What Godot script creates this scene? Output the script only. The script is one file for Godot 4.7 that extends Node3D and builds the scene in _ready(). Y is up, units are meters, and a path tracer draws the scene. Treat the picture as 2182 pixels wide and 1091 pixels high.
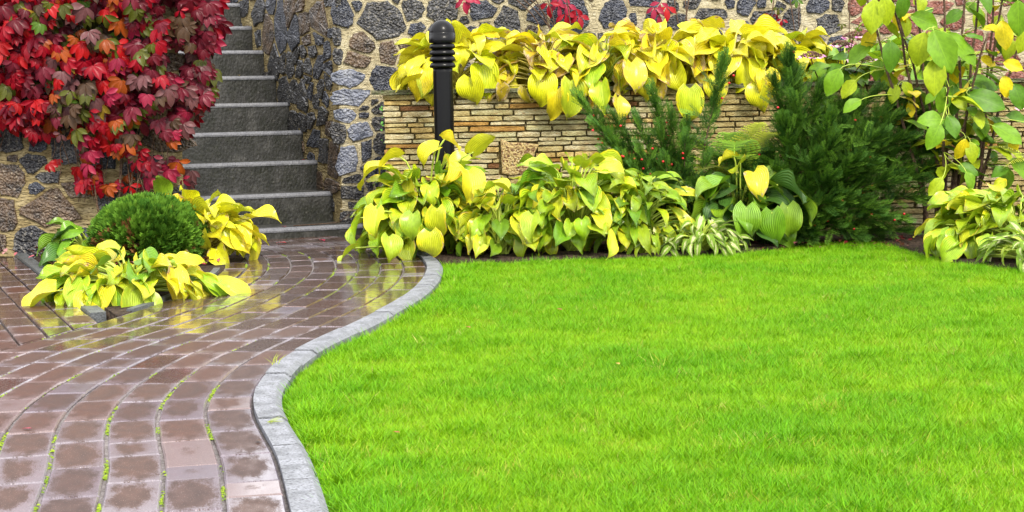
extends Node3D
# A wet autumn garden: curved paver path, stone steps, rubble and slate walls, hostas, yew and lawn.

const CAM := Vector3(0, 0.74, 0)
var rng := RandomNumberGenerator.new()
var used := {}
var M := {}

func R(a: float, b: float) -> float:
	return rng.randf_range(a, b)

# ---------------------------------------------------------------- scene tree helpers
func numbered(called: String) -> String:
	if not used.has(called):
		used[called] = 0
		return called
	used[called] += 1
	return "%s_%03d" % [called, used[called]]

func tag(o: Node, label: String, category: String, group := "", kind := "") -> void:
	if label: o.set_meta("label", label)
	if category: o.set_meta("category", category)
	if group: o.set_meta("group", group)
	if kind: o.set_meta("kind", kind)

func thing(called: String, label: String, category: String, at := Vector3.ZERO, turn := 0.0, group := "") -> Node3D:
	var o := Node3D.new()
	o.name = numbered(called)
	add_child(o)
	o.position = at
	o.rotation.y = turn
	tag(o, label, category, group)
	return o

func part(called: String, mesh: Mesh, m: Material, parent: Node, xf := Transform3D.IDENTITY, kind := "") -> MeshInstance3D:
	var o := MeshInstance3D.new()
	o.name = called if parent != self else numbered(called)
	o.mesh = mesh
	o.material_override = m
	o.transform = xf
	parent.add_child(o, true)
	if kind: o.set_meta("kind", kind)
	return o

func many(called: String, mesh: Mesh, m: Material, parent: Node, xfs: Array, cols: Array) -> MultiMeshInstance3D:
	var mm := MultiMesh.new()
	mm.transform_format = MultiMesh.TRANSFORM_3D
	mm.use_colors = true
	mm.mesh = mesh
	mm.instance_count = xfs.size()
	for i in xfs.size():
		mm.set_instance_transform(i, xfs[i])
		mm.set_instance_color(i, cols[i])
	var o := MultiMeshInstance3D.new()
	o.name = called if parent != self else numbered(called)
	o.multimesh = mm
	o.material_override = m
	parent.add_child(o, true)
	o.set_meta("kind", "stuff")
	return o

# ---------------------------------------------------------------- materials and textures
func lin(r: float, g: float, b: float) -> Color:
	return Color(r, g, b).linear_to_srgb()

func mat(c: Color, rough := 0.7, spec := 0.5) -> StandardMaterial3D:
	var m := StandardMaterial3D.new()
	m.albedo_color = c
	m.roughness = rough
	m.metallic_specular = spec
	return m

func noise_bytes(sd: int, freq: float, oct: int, size: int, type := FastNoiseLite.TYPE_SIMPLEX_SMOOTH) -> PackedByteArray:
	var n := FastNoiseLite.new()
	n.noise_type = type
	n.seed = sd
	n.frequency = freq
	n.fractal_octaves = oct
	var im := n.get_seamless_image(size, size)
	im.convert(Image.FORMAT_L8)
	return im.get_data()

func grey_tex(b: PackedByteArray, size: int) -> ImageTexture:
	return ImageTexture.create_from_image(Image.create_from_data(size, size, false, Image.FORMAT_L8, b))

func stops(t: float, cols: Array) -> Color:
	var x := clampf(t, 0.0, 0.9999) * (cols.size() - 1)
	var i := int(x)
	return cols[i].lerp(cols[i + 1], x - i)

# coarse patches through colour stops, a fine grain that lightens and darkens, and speckles
func rock_tex(size: int, sd: int, f1: float, f2: float, cols: Array, grain: float, fleck: Color, fleck_at: float) -> ImageTexture:
	var a := noise_bytes(sd, f1, 4, size)
	var b := noise_bytes(sd + 7, f2, 2, size)
	var c := noise_bytes(sd + 13, f2 * 0.55, 2, size)
	var im := Image.create(size, size, false, Image.FORMAT_RGB8)
	for y in size:
		for x in size:
			var k := y * size + x
			var col := stops((a[k] / 255.0 - 0.15) / 0.7, cols)
			col = col * (1.0 + grain * (b[k] / 127.5 - 1.0))
			var f: float = clampf((c[k] / 255.0 - fleck_at) * 9.0, 0, 1)
			col = col.lerp(fleck, f * 0.8)
			im.set_pixel(x, y, Color(maxf(col.r, 0.0), maxf(col.g, 0.0), maxf(col.b, 0.0)).linear_to_srgb())
	return ImageTexture.create_from_image(im)

func tri(m: StandardMaterial3D, tex: Texture2D, height: Texture2D, scale: Vector3, relief: float) -> StandardMaterial3D:
	m.albedo_texture = tex
	m.uv1_triplanar = true
	m.uv1_world_triplanar = true
	m.uv1_scale = scale
	if height:
		m.heightmap_enabled = true
		m.heightmap_texture = height
		m.heightmap_scale = relief
	return m

# a leaf blade: veins running from base to tip, an edge band, brown withered patches
func leaf_tex(sd: int, base: Color, vein: Color, nveins: float, edge: Color, edge_w: float, mid: Color, mid_w: float, brown: float) -> ImageTexture:
	var w := 128
	var h := 192
	var n := FastNoiseLite.new()
	n.seed = sd
	n.frequency = 0.025
	n.fractal_octaves = 3
	var im := Image.create(w, h, false, Image.FORMAT_RGB8)
	var wither := Color(0.38, 0.2, 0.06)
	var pale := Color(0.72, 0.6, 0.36)
	for y in h:
		for x in w:
			var u: float = absf((x + 0.5) / w * 2.0 - 1.0)
			var v := (y + 0.5) / h
			var p := n.get_noise_2d(x, y * 0.7)
			var q := n.get_noise_2d(x * 6.0 + 300, y * 1.2)
			var s: float = pow(0.5 + 0.5 * cos(u * nveins * TAU), 3.0)
			var col := base.lerp(vein, s * 0.75)
			col = col * (1.0 + 0.22 * p + 0.12 * q)
			if mid_w > 0.0:
				var mm: float = clampf((mid_w * (1.1 - v * 0.7) + 0.25 * q - u) * 8.0, 0, 1)
				col = col.lerp(mid, mm)
			if u < 0.03:
				col = col.lerp(vein, 0.8)
			var e: float = clampf((maxf(u, (v - 0.72) * 3.2) - (1.0 - edge_w) + 0.35 * p) * 5.0, 0, 1)
			col = col.lerp(edge, e)
			if brown > 0.0:
				var br: float = clampf((maxf(u, v) * 0.75 + p * 0.9 - (1.05 - brown)) * 6.0, 0, 1)
				col = col.lerp(pale.lerp(wither, clampf(0.5 + q * 1.4, 0, 1)), br)
			im.set_pixel(x, y, Color(maxf(col.r, 0.0), maxf(col.g, 0.0), maxf(col.b, 0.0)).linear_to_srgb())
	return ImageTexture.create_from_image(im)

# pinnate leaf (creeper, hydrangea)
func pinnate_tex(sd: int, nv: float) -> ImageTexture:
	var w := 96
	var h := 128
	var n := FastNoiseLite.new()
	n.seed = sd
	n.frequency = 0.04
	var im := Image.create(w, h, false, Image.FORMAT_RGB8)
	for y in h:
		for x in w:
			var u: float = absf((x + 0.5) / w * 2.0 - 1.0)
			var v := (y + 0.5) / h
			var s: float = pow(0.5 + 0.5 * cos((v - u * 0.33) * nv * TAU), 8.0)
			var c := Color(0.82, 0.82, 0.82) * (1.0 + 0.3 * n.get_noise_2d(x, y))
			c = c.lerp(Color(1.0, 0.98, 0.95), s * 0.5)
			if u < 0.045:
				c = Color(1, 0.98, 0.9)
			im.set_pixel(x, y, Color(minf(c.r, 1.0), minf(c.g, 1.0), minf(c.b, 1.0)).linear_to_srgb())
	return ImageTexture.create_from_image(im)

func rib_height(nveins: float) -> ImageTexture:
	var w := 128
	var im := Image.create(w, 8, false, Image.FORMAT_L8)
	for y in 8:
		for x in w:
			var u: float = absf((x + 0.5) / w * 2.0 - 1.0)
			var s: float = 0.5 - 0.5 * cos(u * nveins * TAU)
			im.set_pixel(x, y, Color(s, s, s))
	return ImageTexture.create_from_image(im)

# paver face: brown fired clay, lime bloom along the edges, sand specks; and where the water film lies
func paver_tex(sd: int, bloom: float) -> Array:
	var s := 160
	var n := FastNoiseLite.new()
	n.seed = sd
	n.frequency = 0.016
	n.fractal_octaves = 4
	var im := Image.create(s, s, false, Image.FORMAT_RGB8)
	var film := Image.create(s, s, false, Image.FORMAT_RGB8)
	var r := RandomNumberGenerator.new()
	r.seed = sd
	var brown := Color(0.058, 0.026, 0.015)
	var lime := Color(0.19, 0.172, 0.198)
	var off := Vector2(r.randf_range(-0.2, 0.2), r.randf_range(-0.2, 0.2))
	for y in s:
		for x in s:
			var a: float = (x + 0.5) / s * 2 - 1
			var b: float = (y + 0.5) / s * 2 - 1
			var p := n.get_noise_2d(x, y)
			var q := n.get_noise_2d(x * 9.0, y * 9.0)
			var rim: float = maxf(absf(a), absf(b))
			var d: float = maxf(Vector2(a - off.x, b - off.y).length() * 0.88, rim - 0.05)
			var e: float = clampf((d - (1.0 - bloom) + p * 0.38 + q * 0.3) * 2.6, 0, 1)
			var c := brown * (1.0 + 0.4 * p + 0.35 * q)
			c = c.lerp(lime * (1.0 + 0.25 * q), e * 0.68)
			var worn: float = clampf((rim - 0.93 + q * 0.05) * 16.0, 0, 1)
			c = c.lerp(lime * 1.25, worn * 0.5)
			var fl: float = clampf(0.9 + p * 0.6, 0, 1) if bloom < 0.2 else clampf(0.1 + e * 0.75 + p * 0.3, 0, 1)
			if r.randf() < 0.008:
				c = Color(0.5, 0.42, 0.38)
			im.set_pixel(x, y, Color(c.r, c.g, c.b).linear_to_srgb())
			film.set_pixel(x, y, Color(fl, fl, fl))
	return [ImageTexture.create_from_image(im), ImageTexture.create_from_image(film)]

func leafmat(tex: Texture2D, tint: Color, rough := 0.38, back := 0.5, ribs: Texture2D = null, spec := 0.3) -> StandardMaterial3D:
	var m := mat(tint, rough, spec)
	m.albedo_texture = tex
	m.backlight_enabled = true
	m.backlight = Color(back, back, back)
	if ribs:
		m.heightmap_enabled = true
		m.heightmap_texture = ribs
		m.heightmap_scale = 0.22
	return m

# ---------------------------------------------------------------- shape helpers
func commit(st: SurfaceTool) -> ArrayMesh:
	st.generate_normals()
	return st.commit()

func new_st(smooth := true) -> SurfaceTool:
	var st := SurfaceTool.new()
	st.begin(Mesh.PRIMITIVE_TRIANGLES)
	st.set_smooth_group(0 if smooth else -1)
	return st

func tri3(st: SurfaceTool, a: Vector3, b: Vector3, c: Vector3) -> void:
	st.add_vertex(a); st.add_vertex(b); st.add_vertex(c)

func quad(st: SurfaceTool, a: Vector3, b: Vector3, c: Vector3, d: Vector3) -> void:
	tri3(st, a, b, c); tri3(st, a, c, d)

func tube(st: SurfaceTool, pts: Array, r0: float, r1: float, sides := 5) -> void:
	var rings := []
	for i in pts.size():
		var t: Vector3 = ((pts[mini(i + 1, pts.size() - 1)] as Vector3) - (pts[maxi(i - 1, 0)] as Vector3)).normalized()
		var a := t.cross(Vector3(0.31, 0.2, 0.93)).normalized()
		var b := t.cross(a)
		var r: float = lerpf(r0, r1, i / float(pts.size() - 1))
		var ring := []
		for s in sides:
			var g := TAU * s / sides
			ring.append((pts[i] as Vector3) + (a * cos(g) + b * sin(g)) * r)
		rings.append(ring)
	for i in pts.size() - 1:
		for s in sides:
			var s2 := (s + 1) % sides
			quad(st, rings[i][s], rings[i][s2], rings[i + 1][s2], rings[i + 1][s])
	var last: Array = rings[-1]
	for s in range(1, sides - 1):
		tri3(st, last[0], last[s], last[s + 1])

func bez(a: Vector3, b: Vector3, c: Vector3, n: int) -> Array:
	var o := []
	for i in n + 1:
		var t := i / float(n)
		o.append(a * (1 - t) * (1 - t) + b * 2 * t * (1 - t) + c * t * t)
	return o

# a vertical prism over a ground polygon (x, z), from y0 to y1
func prism(st: SurfaceTool, poly: PackedVector2Array, y0: float, y1: float) -> void:
	var p := ccw(poly)
	var idx := Geometry2D.triangulate_polygon(p)
	for i in range(0, idx.size(), 3):
		var a := p[idx[i]]; var b := p[idx[i + 1]]; var c := p[idx[i + 2]]
		if (b - a).cross(c - a) < 0:
			var sw := b; b = c; c = sw
		tri3(st, Vector3(a.x, y1, a.y), Vector3(b.x, y1, b.y), Vector3(c.x, y1, c.y))
	for i in p.size():
		var a := p[i]; var b := p[(i + 1) % p.size()]
		quad(st, Vector3(b.x, y1, b.y), Vector3(a.x, y1, a.y), Vector3(a.x, y0, a.y), Vector3(b.x, y0, b.y))

func ccw(poly: PackedVector2Array) -> PackedVector2Array:
	var s := 0.0
	for i in poly.size():
		s += poly[i].cross(poly[(i + 1) % poly.size()])
	var p := poly.duplicate()
	if s < 0:
		p.reverse()
	return p

func extrude_x(st: SurfaceTool, prof: PackedVector2Array, x0: float, x1: float) -> void:   # profile in (z, y)
	var p := ccw(prof)
	for i in p.size():
		var a := p[i]; var b := p[(i + 1) % p.size()]
		quad(st, Vector3(x0, a.y, a.x), Vector3(x1, a.y, a.x), Vector3(x1, b.y, b.x), Vector3(x0, b.y, b.x))
	var idx := Geometry2D.triangulate_polygon(p)
	for i in range(0, idx.size(), 3):
		var a := p[idx[i]]; var b := p[idx[i + 1]]; var c := p[idx[i + 2]]
		tri3(st, Vector3(x0, a.y, a.x), Vector3(x0, b.y, b.x), Vector3(x0, c.y, c.x))
		tri3(st, Vector3(x1, a.y, a.x), Vector3(x1, c.y, c.x), Vector3(x1, b.y, b.x))

# a rough block in a wall face: outline in the wall's plane, bulging out by depth
func stone_mesh(poly: PackedVector2Array, depth: float, rough: float) -> ArrayMesh:
	var p := ccw(poly)
	var n := p.size()
	var st := new_st(false)
	var rings := []
	var cuts := [[1.0, -0.02], [0.99, depth * 0.6], [0.92, depth * 0.95], [0.5, depth * 1.0]]
	for c in cuts:
		var ring := []
		for i in n:
			var q: Vector2 = p[i] * (c[0] as float)
			ring.append(Vector3(q.x, q.y, (c[1] as float) + (R(-rough, rough) if c[1] > 0.0 else 0.0)))
		rings.append(ring)
	for k in rings.size() - 1:
		for i in n:
			var j := (i + 1) % n
			quad(st, rings[k][i], rings[k + 1][i], rings[k + 1][j], rings[k][j])
	var mid := Vector3(0, 0, depth * 1.05 + R(-rough, rough))
	for i in n:
		tri3(st, rings[-1][i], mid, rings[-1][(i + 1) % n])
	return commit(st)

func blob_poly(rx: float, ry: float, n: int, pw: float, jit: float) -> PackedVector2Array:
	var o := PackedVector2Array()
	var ph := R(0, TAU)
	for i in n:
		var a := ph + TAU * i / n
		var c := cos(a); var s := sin(a)
		var k: float = pow(pow(absf(c), pw) + pow(absf(s), pw), -1.0 / pw) * (1.0 + R(-jit, jit))
		o.append(Vector2(c * rx * k, s * ry * k))
	return o

func half(poly: PackedVector2Array, at: Vector2, n: Vector2) -> PackedVector2Array:   # keep where (p - at).n <= 0
	var o := PackedVector2Array()
	for i in poly.size():
		var a := poly[i]; var b := poly[(i + 1) % poly.size()]
		var da := (a - at).dot(n); var db := (b - at).dot(n)
		if da <= 0: o.append(a)
		if (da < 0 and db > 0) or (da > 0 and db < 0):
			o.append(a.lerp(b, da / (da - db)))
	return o

# rubble face: seeds are [x, y, rx, ry]; returns stone outlines round each seed, kept apart by a joint
func rubble(seeds: Array, gap: float) -> Array:
	var out := []
	for i in seeds.size():
		var s: Array = seeds[i]
		var p := Vector2(s[0], s[1])
		var poly := blob_poly(s[2] * 1.24, s[3] * 1.24, 10, 4.5, 0.17)
		for j in seeds.size():
			if j == i: continue
			var o: Array = seeds[j]
			var e := Vector2(o[0], o[1]) - p
			if absf(e.x) > s[2] * 1.3 + o[2] * 1.3 or absf(e.y) > s[3] * 1.3 + o[3] * 1.3: continue
			var u := e.normalized()
			var ri: float = Vector2(s[2] * u.x, s[3] * u.y).length()
			var rj: float = Vector2(o[2] * u.x, o[3] * u.y).length()
			poly = half(poly, e * (ri / (ri + rj)) - u * gap * 0.5, u)
		var rag := PackedVector2Array()
		for k in poly.size():
			var a := poly[k]; var b := poly[(k + 1) % poly.size()]
			rag.append(a * R(0.97, 1.03))
			if a.distance_to(b) > 0.03:
				rag.append(a.lerp(b, R(0.3, 0.45)) * R(0.93, 1.03))
				rag.append(a.lerp(b, R(0.6, 0.75)) * R(0.93, 1.03))
			elif a.distance_to(b) > 0.015:
				rag.append(a.lerp(b, 0.5) * R(0.94, 1.03))
		out.append(rag if poly.size() > 3 else PackedVector2Array())
	return out

func fill_seeds(seeds: Array, x0: float, x1: float, y0: float, y1: float, r0: float, r1: float, tries: int, stretch: float) -> void:
	for k in tries:
		var f := 1.0 - 0.55 * k / tries
		var rx := R(r0, r1) * f * stretch
		var ry := R(r0, r1) * f * 0.85
		var x := R(x0, x1); var y := R(y0, y1)
		var ok := true
		for s in seeds:
			if absf(s[0] - x) / (s[2] + rx) < 0.95 and absf(s[1] - y) / (s[3] + ry) < 0.95:
				ok = false
				break
		if ok: seeds.append([x, y, rx, ry])

func rubble_face(parent: Node3D, frame: Transform3D, seeds: Array, mats: Array, pick: Callable, ridge: Material) -> void:
	var polys := rubble(seeds, 0.014)
	var st := new_st()
	for i in polys.size():
		var poly: PackedVector2Array = polys[i]
		if poly.is_empty(): continue
		var s: Array = seeds[i]
		part("stone", stone_mesh(poly, R(0.006, 0.016), 0.0035), mats[pick.call(s)], parent, frame * Transform3D(Basis(), Vector3(s[0], s[1], 0)))
		for ring in 2:
			var off := 0.009 + ring * 0.011 + R(-0.002, 0.002)
			var n := poly.size()
			var ins := []
			for q in poly:
				ins.append(q + q.normalized() * (off + R(-0.003, 0.003)))
			for k in n:
				if rng.randf() < 0.4 or ins[k].x + s[0] < 0.012 and parent.position.x > -1.0 and frame.basis.z.z > 0.8: continue
				var a: Vector2 = ins[k]; var b: Vector2 = ins[(k + 1) % n]
				var d := (b - a).normalized()
				var w := Vector2(-d.y, d.x) * 0.003
				var o := Vector2(s[0], s[1])
				var h := R(0.002, 0.004)
				var P := func(v: Vector2, z: float) -> Vector3: return frame * Vector3(v.x + o.x, v.y + o.y, z)
				quad(st, P.call(a + w, 0.0), P.call(a, h), P.call(b, h), P.call(b + w, 0.0))
				quad(st, P.call(a, h), P.call(a - w, 0.0), P.call(b - w, 0.0), P.call(b, h))
	part("mortar_ridges", commit(st), ridge, parent, Transform3D.IDENTITY, "stuff")

func seeds_from(l: Array, flip := 1.0) -> Array:
	var o := []
	for i in range(0, l.size(), 4):
		o.append([l[i] * flip, l[i + 1], l[i + 2], l[i + 3]])
	return o

# a leaf of length 1 along +z, up +y
func leaf_mesh(shape: String, W: float, droop: float, fold: float, wave: float, nt := 9, nu := 6, twist := 0.0) -> ArrayMesh:
	var st := new_st()
	var rows := []
	var pos := Vector3.ZERO
	var ph := R(0, TAU); var ph2 := R(0, TAU)
	var fq := R(7.0, 11.0)
	for i in nt + 1:
		var t := i / float(nt)
		var th: float = droop * (t * t * 0.6 + t * 0.4)
		if i > 0: pos += Vector3(0, -sin(th), cos(th)) / nt
		var w: float
		match shape:
			"hosta": w = pow(sin(PI * pow(clampf(t * 0.96 + 0.03, 0, 1), 0.62)), 0.85) * (1.0 - 0.35 * smoothstep(0.62, 0.92, t))
			"ovate": w = pow(sin(PI * pow(clampf(t * 0.96 + 0.02, 0, 1), 0.85)), 0.9)
			_: w = pow(sin(PI * pow(clampf(t * 0.97 + 0.015, 0, 1), 1.08)), 1.1)
		if i == nt: w = 0.01
		var up := Vector3(0, cos(th), sin(th))
		var fw := Vector3(0, -sin(th), cos(th))
		var row := []
		for j in nu + 1:
			var u := j / float(nu) * 2.0 - 1.0
			var hw := w * W * 0.5
			var tw := twist * t
			var rim := 1.0 + (0.05 * sin(t * 23.0 + ph2 + u * 2.0) if absf(u) > 0.9 and shape != "hosta" else 0.0)
			var x := u * hw * cos(fold) * rim
			var y: float = absf(u) * hw * sin(fold) + wave * W * sin(t * fq + ph + (1.7 if u > 0 else 0.0)) * u * u
			var q := pos + Vector3(x * cos(tw) - y * sin(tw), 0, 0) + up * (y * cos(tw) + x * sin(tw))
			if shape == "hosta":
				q -= fw * 0.13 * pow(absf(u), 1.3) * pow(1.0 - t, 5.0)
			row.append(q)
		rows.append(row)
	for i in nt:
		for j in nu:
			var uv := func(a: int, b: int) -> Vector2: return Vector2(b / float(nu), a / float(nt))
			var A: Vector3 = rows[i][j]; var B: Vector3 = rows[i][j + 1]; var C: Vector3 = rows[i + 1][j + 1]; var D: Vector3 = rows[i + 1][j]
			st.set_uv(uv.call(i, j)); st.add_vertex(A)
			st.set_uv(uv.call(i, j + 1)); st.add_vertex(B)
			st.set_uv(uv.call(i + 1, j + 1)); st.add_vertex(C)
			st.set_uv(uv.call(i, j)); st.add_vertex(A)
			st.set_uv(uv.call(i + 1, j + 1)); st.add_vertex(C)
			st.set_uv(uv.call(i + 1, j)); st.add_vertex(D)
	st.index()
	return commit(st)

func join(parts: Array) -> ArrayMesh:      # [[mesh, transform], ...]
	var st := SurfaceTool.new()
	st.begin(Mesh.PRIMITIVE_TRIANGLES)
	for p in parts:
		st.append_from(p[0], 0, p[1])
	return st.commit()

func facing(dir: Vector3, up: Vector3, at: Vector3, s: float) -> Transform3D:
	var z := dir.normalized()
	var x := up.cross(z).normalized()
	var y := z.cross(x)
	return Transform3D(Basis(x * s, y * s, z * s), at)

# ---------------------------------------------------------------- build
var hosta_shapes := []
var narrow_shapes := []
var crumpled_shapes := []
var ovate_shapes := []
var K := {}          # hosta leaf materials by kind

func _ready() -> void:
	rng.seed = 20231
	camera_and_light()
	make_materials()
	make_leaves()
	ground()
	stairs()
	left_wall()
	right_wall()
	slate_wall()
	main_path()
	side_path()
	kerb_and_edging()
	bollard()
	hostas()
	thuja()
	creeper()
	yew()
	ferns_and_iris()
	hydrangea()
	small_things()
	lawn()

func camera_and_light() -> void:
	var cam := Camera3D.new()
	cam.name = "camera"
	cam.fov = 18.23
	cam.near = 0.1
	cam.far = 400.0
	add_child(cam)
	cam.position = CAM
	cam.basis = Basis(Vector3.RIGHT, deg_to_rad(-5.669)) * Basis(Vector3.BACK, -0.02)
	cam.current = true
	var sky := ProceduralSkyMaterial.new()
	sky.sky_top_color = Color(0.97, 0.97, 0.985)
	sky.sky_horizon_color = Color(0.86, 0.865, 0.885)
	sky.sky_curve = 0.3
	sky.ground_horizon_color = Color(0.5, 0.5, 0.5)
	sky.ground_bottom_color = Color(0.2, 0.2, 0.18)
	var s := Sky.new()
	s.sky_material = sky
	var e := Environment.new()
	e.background_mode = Environment.BG_SKY
	e.sky = s
	e.tonemap_mode = Environment.TONE_MAPPER_LINEAR
	e.tonemap_exposure = 3.05
	e.sdfgi_enabled = true
	e.ssao_enabled = true
	e.ssil_enabled = true
	var w := WorldEnvironment.new()
	w.name = "environment"
	w.environment = e
	add_child(w)
	var sun := DirectionalLight3D.new()
	sun.name = "sun"
	sun.light_energy = 0.5
	sun.light_angular_distance = 16.0
	sun.light_color = Color(1.0, 0.97, 0.92)
	sun.shadow_enabled = true
	sun.rotation_degrees = Vector3(-46, 22, 0)
	add_child(sun)

func make_materials() -> void:
	var S := 256
	var h1 := grey_tex(noise_bytes(3, 0.05, 4, S), S)
	var h2 := grey_tex(noise_bytes(5, 0.14, 3, S), S)
	M.h1 = h1; M.h2 = h2
	var basalt := rock_tex(S, 11, 0.018, 0.16, [Color(0.018, 0.02, 0.026), Color(0.034, 0.037, 0.047), Color(0.06, 0.067, 0.085), Color(0.11, 0.12, 0.14)], 0.75, Color(0.3, 0.3, 0.28), 0.66)
	var pale := rock_tex(S, 23, 0.02, 0.16, [Color(0.09, 0.10, 0.12), Color(0.2, 0.21, 0.24), Color(0.36, 0.36, 0.36)], 0.6, Color(0.5, 0.5, 0.46), 0.68)
	var brownst := rock_tex(S, 37, 0.02, 0.15, [Color(0.025, 0.022, 0.02), Color(0.075, 0.05, 0.032), Color(0.13, 0.085, 0.05)], 0.7, Color(0.25, 0.2, 0.14), 0.7)
	var mort := rock_tex(S, 41, 0.014, 0.12, [Color(0.3, 0.24, 0.13), Color(0.47, 0.4, 0.235), Color(0.58, 0.51, 0.34)], 0.25, Color(0.12, 0.09, 0.05), 0.72)
	var red := rock_tex(S, 43, 0.02, 0.14, [Color(0.1, 0.03, 0.022), Color(0.18, 0.065, 0.045), Color(0.26, 0.12, 0.09)], 0.5, Color(0.3, 0.22, 0.2), 0.72)
	var sc := Vector3(1.7, 1.7, 1.7)
	M.basalt = tri(mat(Color(0.82, 0.79, 0.75), 0.42, 0.5), basalt, h2, sc, 1.3)
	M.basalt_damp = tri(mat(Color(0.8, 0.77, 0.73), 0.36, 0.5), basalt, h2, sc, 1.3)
	M.basalt2 = tri(mat(Color(0.78, 0.79, 0.84), 0.36, 0.5), basalt, h2, Vector3(2.3, 2.3, 2.3), 1.3)
	M.palestone = tri(mat(Color(0.8, 0.82, 0.88), 0.45, 0.5), pale, h2, sc, 1.2)
	M.brownstone = tri(mat(Color.WHITE, 0.45, 0.5), brownst, h2, sc, 1.2)
	M.redstone = tri(mat(Color.WHITE, 0.6, 0.4), red, h2, sc, 1.0)
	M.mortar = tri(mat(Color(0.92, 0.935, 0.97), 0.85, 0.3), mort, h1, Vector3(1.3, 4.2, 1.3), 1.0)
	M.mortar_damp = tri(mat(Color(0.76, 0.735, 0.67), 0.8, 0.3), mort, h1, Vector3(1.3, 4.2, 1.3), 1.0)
	M.mortar_stair = tri(mat(Color(0.8, 0.775, 0.7), 0.8, 0.3), mort, h1, Vector3(1.3, 4.2, 1.3), 1.0)  # damper mortar, with the stairwell shade also painted into its darker tint
	M.ridge_stair = tri(mat(Color(0.82, 0.795, 0.72), 0.8, 0.3), mort, h2, Vector3(3, 3, 3), 0.3)  # ridges for that face, same shade worked into the colour
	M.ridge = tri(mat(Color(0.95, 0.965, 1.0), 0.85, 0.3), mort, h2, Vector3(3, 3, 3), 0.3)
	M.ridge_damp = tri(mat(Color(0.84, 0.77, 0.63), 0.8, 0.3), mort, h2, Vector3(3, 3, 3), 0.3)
	# slate
	var sl := rock_tex(S, 53, 0.02, 0.1, [Color(0.3, 0.235, 0.11), Color(0.44, 0.375, 0.2), Color(0.53, 0.48, 0.31)], 0.22, Color(0.28, 0.16, 0.06), 0.7)
	var tints := [Color(1, 1, 1), Color(0.95, 0.97, 0.92), Color(0.93, 0.9, 0.78), Color(1.0, 0.93, 0.75), Color(0.88, 0.72, 0.46), Color(0.86, 0.86, 0.82), Color(0.62, 0.45, 0.32)]
	M.slates = []
	for t in tints:
		M.slates.append(tri(mat(t, 0.6, 0.4), sl, h2, Vector3(2.1, 6.0, 2.1), 0.5))
	M.slatecore = tri(mat(Color(0.9, 0.86, 0.76), 0.8, 0.3), sl, h2, Vector3(2.1, 6.0, 2.1), 0.5)
	M.slabstone = tri(mat(Color.WHITE, 0.6, 0.4), rock_tex(S, 59, 0.022, 0.1, [Color(0.09, 0.04, 0.015), Color(0.14, 0.065, 0.02), Color(0.4, 0.3, 0.12), Color(0.42, 0.32, 0.13), Color(0.16, 0.08, 0.03), Color(0.1, 0.045, 0.015)], 0.3, Color(0.55, 0.5, 0.35), 0.75), h1, Vector3(5, 5, 5), 0.6)
	M.cap = tri(mat(Color(0.75, 0.78, 0.7), 0.6, 0.4), rock_tex(S, 61, 0.02, 0.1, [Color(0.1, 0.09, 0.06), Color(0.2, 0.18, 0.11), Color(0.3, 0.27, 0.17)], 0.4, Color(0.12, 0.17, 0.05), 0.66), h1, Vector3(2, 4, 2), 0.8)
	# concrete steps, granite kerb
	M.step = tri(mat(Color(0.62, 0.62, 0.61), 0.42, 0.5), rock_tex(S, 71, 0.02, 0.2, [Color(0.028, 0.03, 0.024), Color(0.05, 0.053, 0.038), Color(0.062, 0.062, 0.057), Color(0.09, 0.09, 0.085), Color(0.18, 0.178, 0.17)], 0.55, Color(0.2, 0.19, 0.17), 0.74), h2, Vector3(1.6, 1.0, 1.6), 0.3)
	M.nosing = tri(mat(Color(0.78, 0.78, 0.8), 0.4, 0.5), rock_tex(S, 73, 0.03, 0.2, [Color(0.13, 0.135, 0.145), Color(0.2, 0.205, 0.215), Color(0.27, 0.275, 0.28)], 0.5, Color(0.06, 0.06, 0.06), 0.7), h2, Vector3(2, 2, 2), 0.2)
	M.kerb = tri(mat(Color(0.8, 0.81, 0.84), 0.55, 0.35), rock_tex(S, 79, 0.02, 0.22, [Color(0.2, 0.205, 0.205), Color(0.29, 0.295, 0.295), Color(0.36, 0.365, 0.37)], 0.4, Color(0.08, 0.08, 0.085), 0.66), h2, Vector3(2.6, 2.6, 2.6), 0.3)
	M.edging = tri(mat(Color(0.7, 0.71, 0.72), 0.45, 0.5), rock_tex(S, 83, 0.02, 0.22, [Color(0.14, 0.15, 0.15), Color(0.2, 0.21, 0.21), Color(0.26, 0.27, 0.27)], 0.35, Color(0.07, 0.08, 0.06), 0.66), h2, Vector3(2.6, 2.6, 2.6), 0.3)
	M.joint = tri(mat(Color.WHITE, 0.55, 0.4), rock_tex(S, 89, 0.03, 0.2, [Color(0.07, 0.058, 0.052), Color(0.13, 0.112, 0.105), Color(0.2, 0.178, 0.175)], 0.5, Color(0.3, 0.27, 0.26), 0.7), h2, Vector3(3, 3, 3), 0.5)
	M.soil = tri(mat(Color.WHITE, 0.8, 0.3), rock_tex(S, 97, 0.03, 0.2, [Color(0.015, 0.01, 0.007), Color(0.035, 0.024, 0.016), Color(0.06, 0.042, 0.028)], 0.6, Color(0.12, 0.07, 0.04), 0.7), h1, Vector3(2, 2, 2), 2.5)
	M.turf = tri(mat(Color.WHITE, 0.9, 0.2), rock_tex(S, 101, 0.03, 0.2, [Color(0.035, 0.06, 0.008), Color(0.07, 0.13, 0.01), Color(0.1, 0.17, 0.02)], 0.5, Color(0.12, 0.11, 0.03), 0.72), h1, Vector3(3, 3, 3), 1.0)
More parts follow.
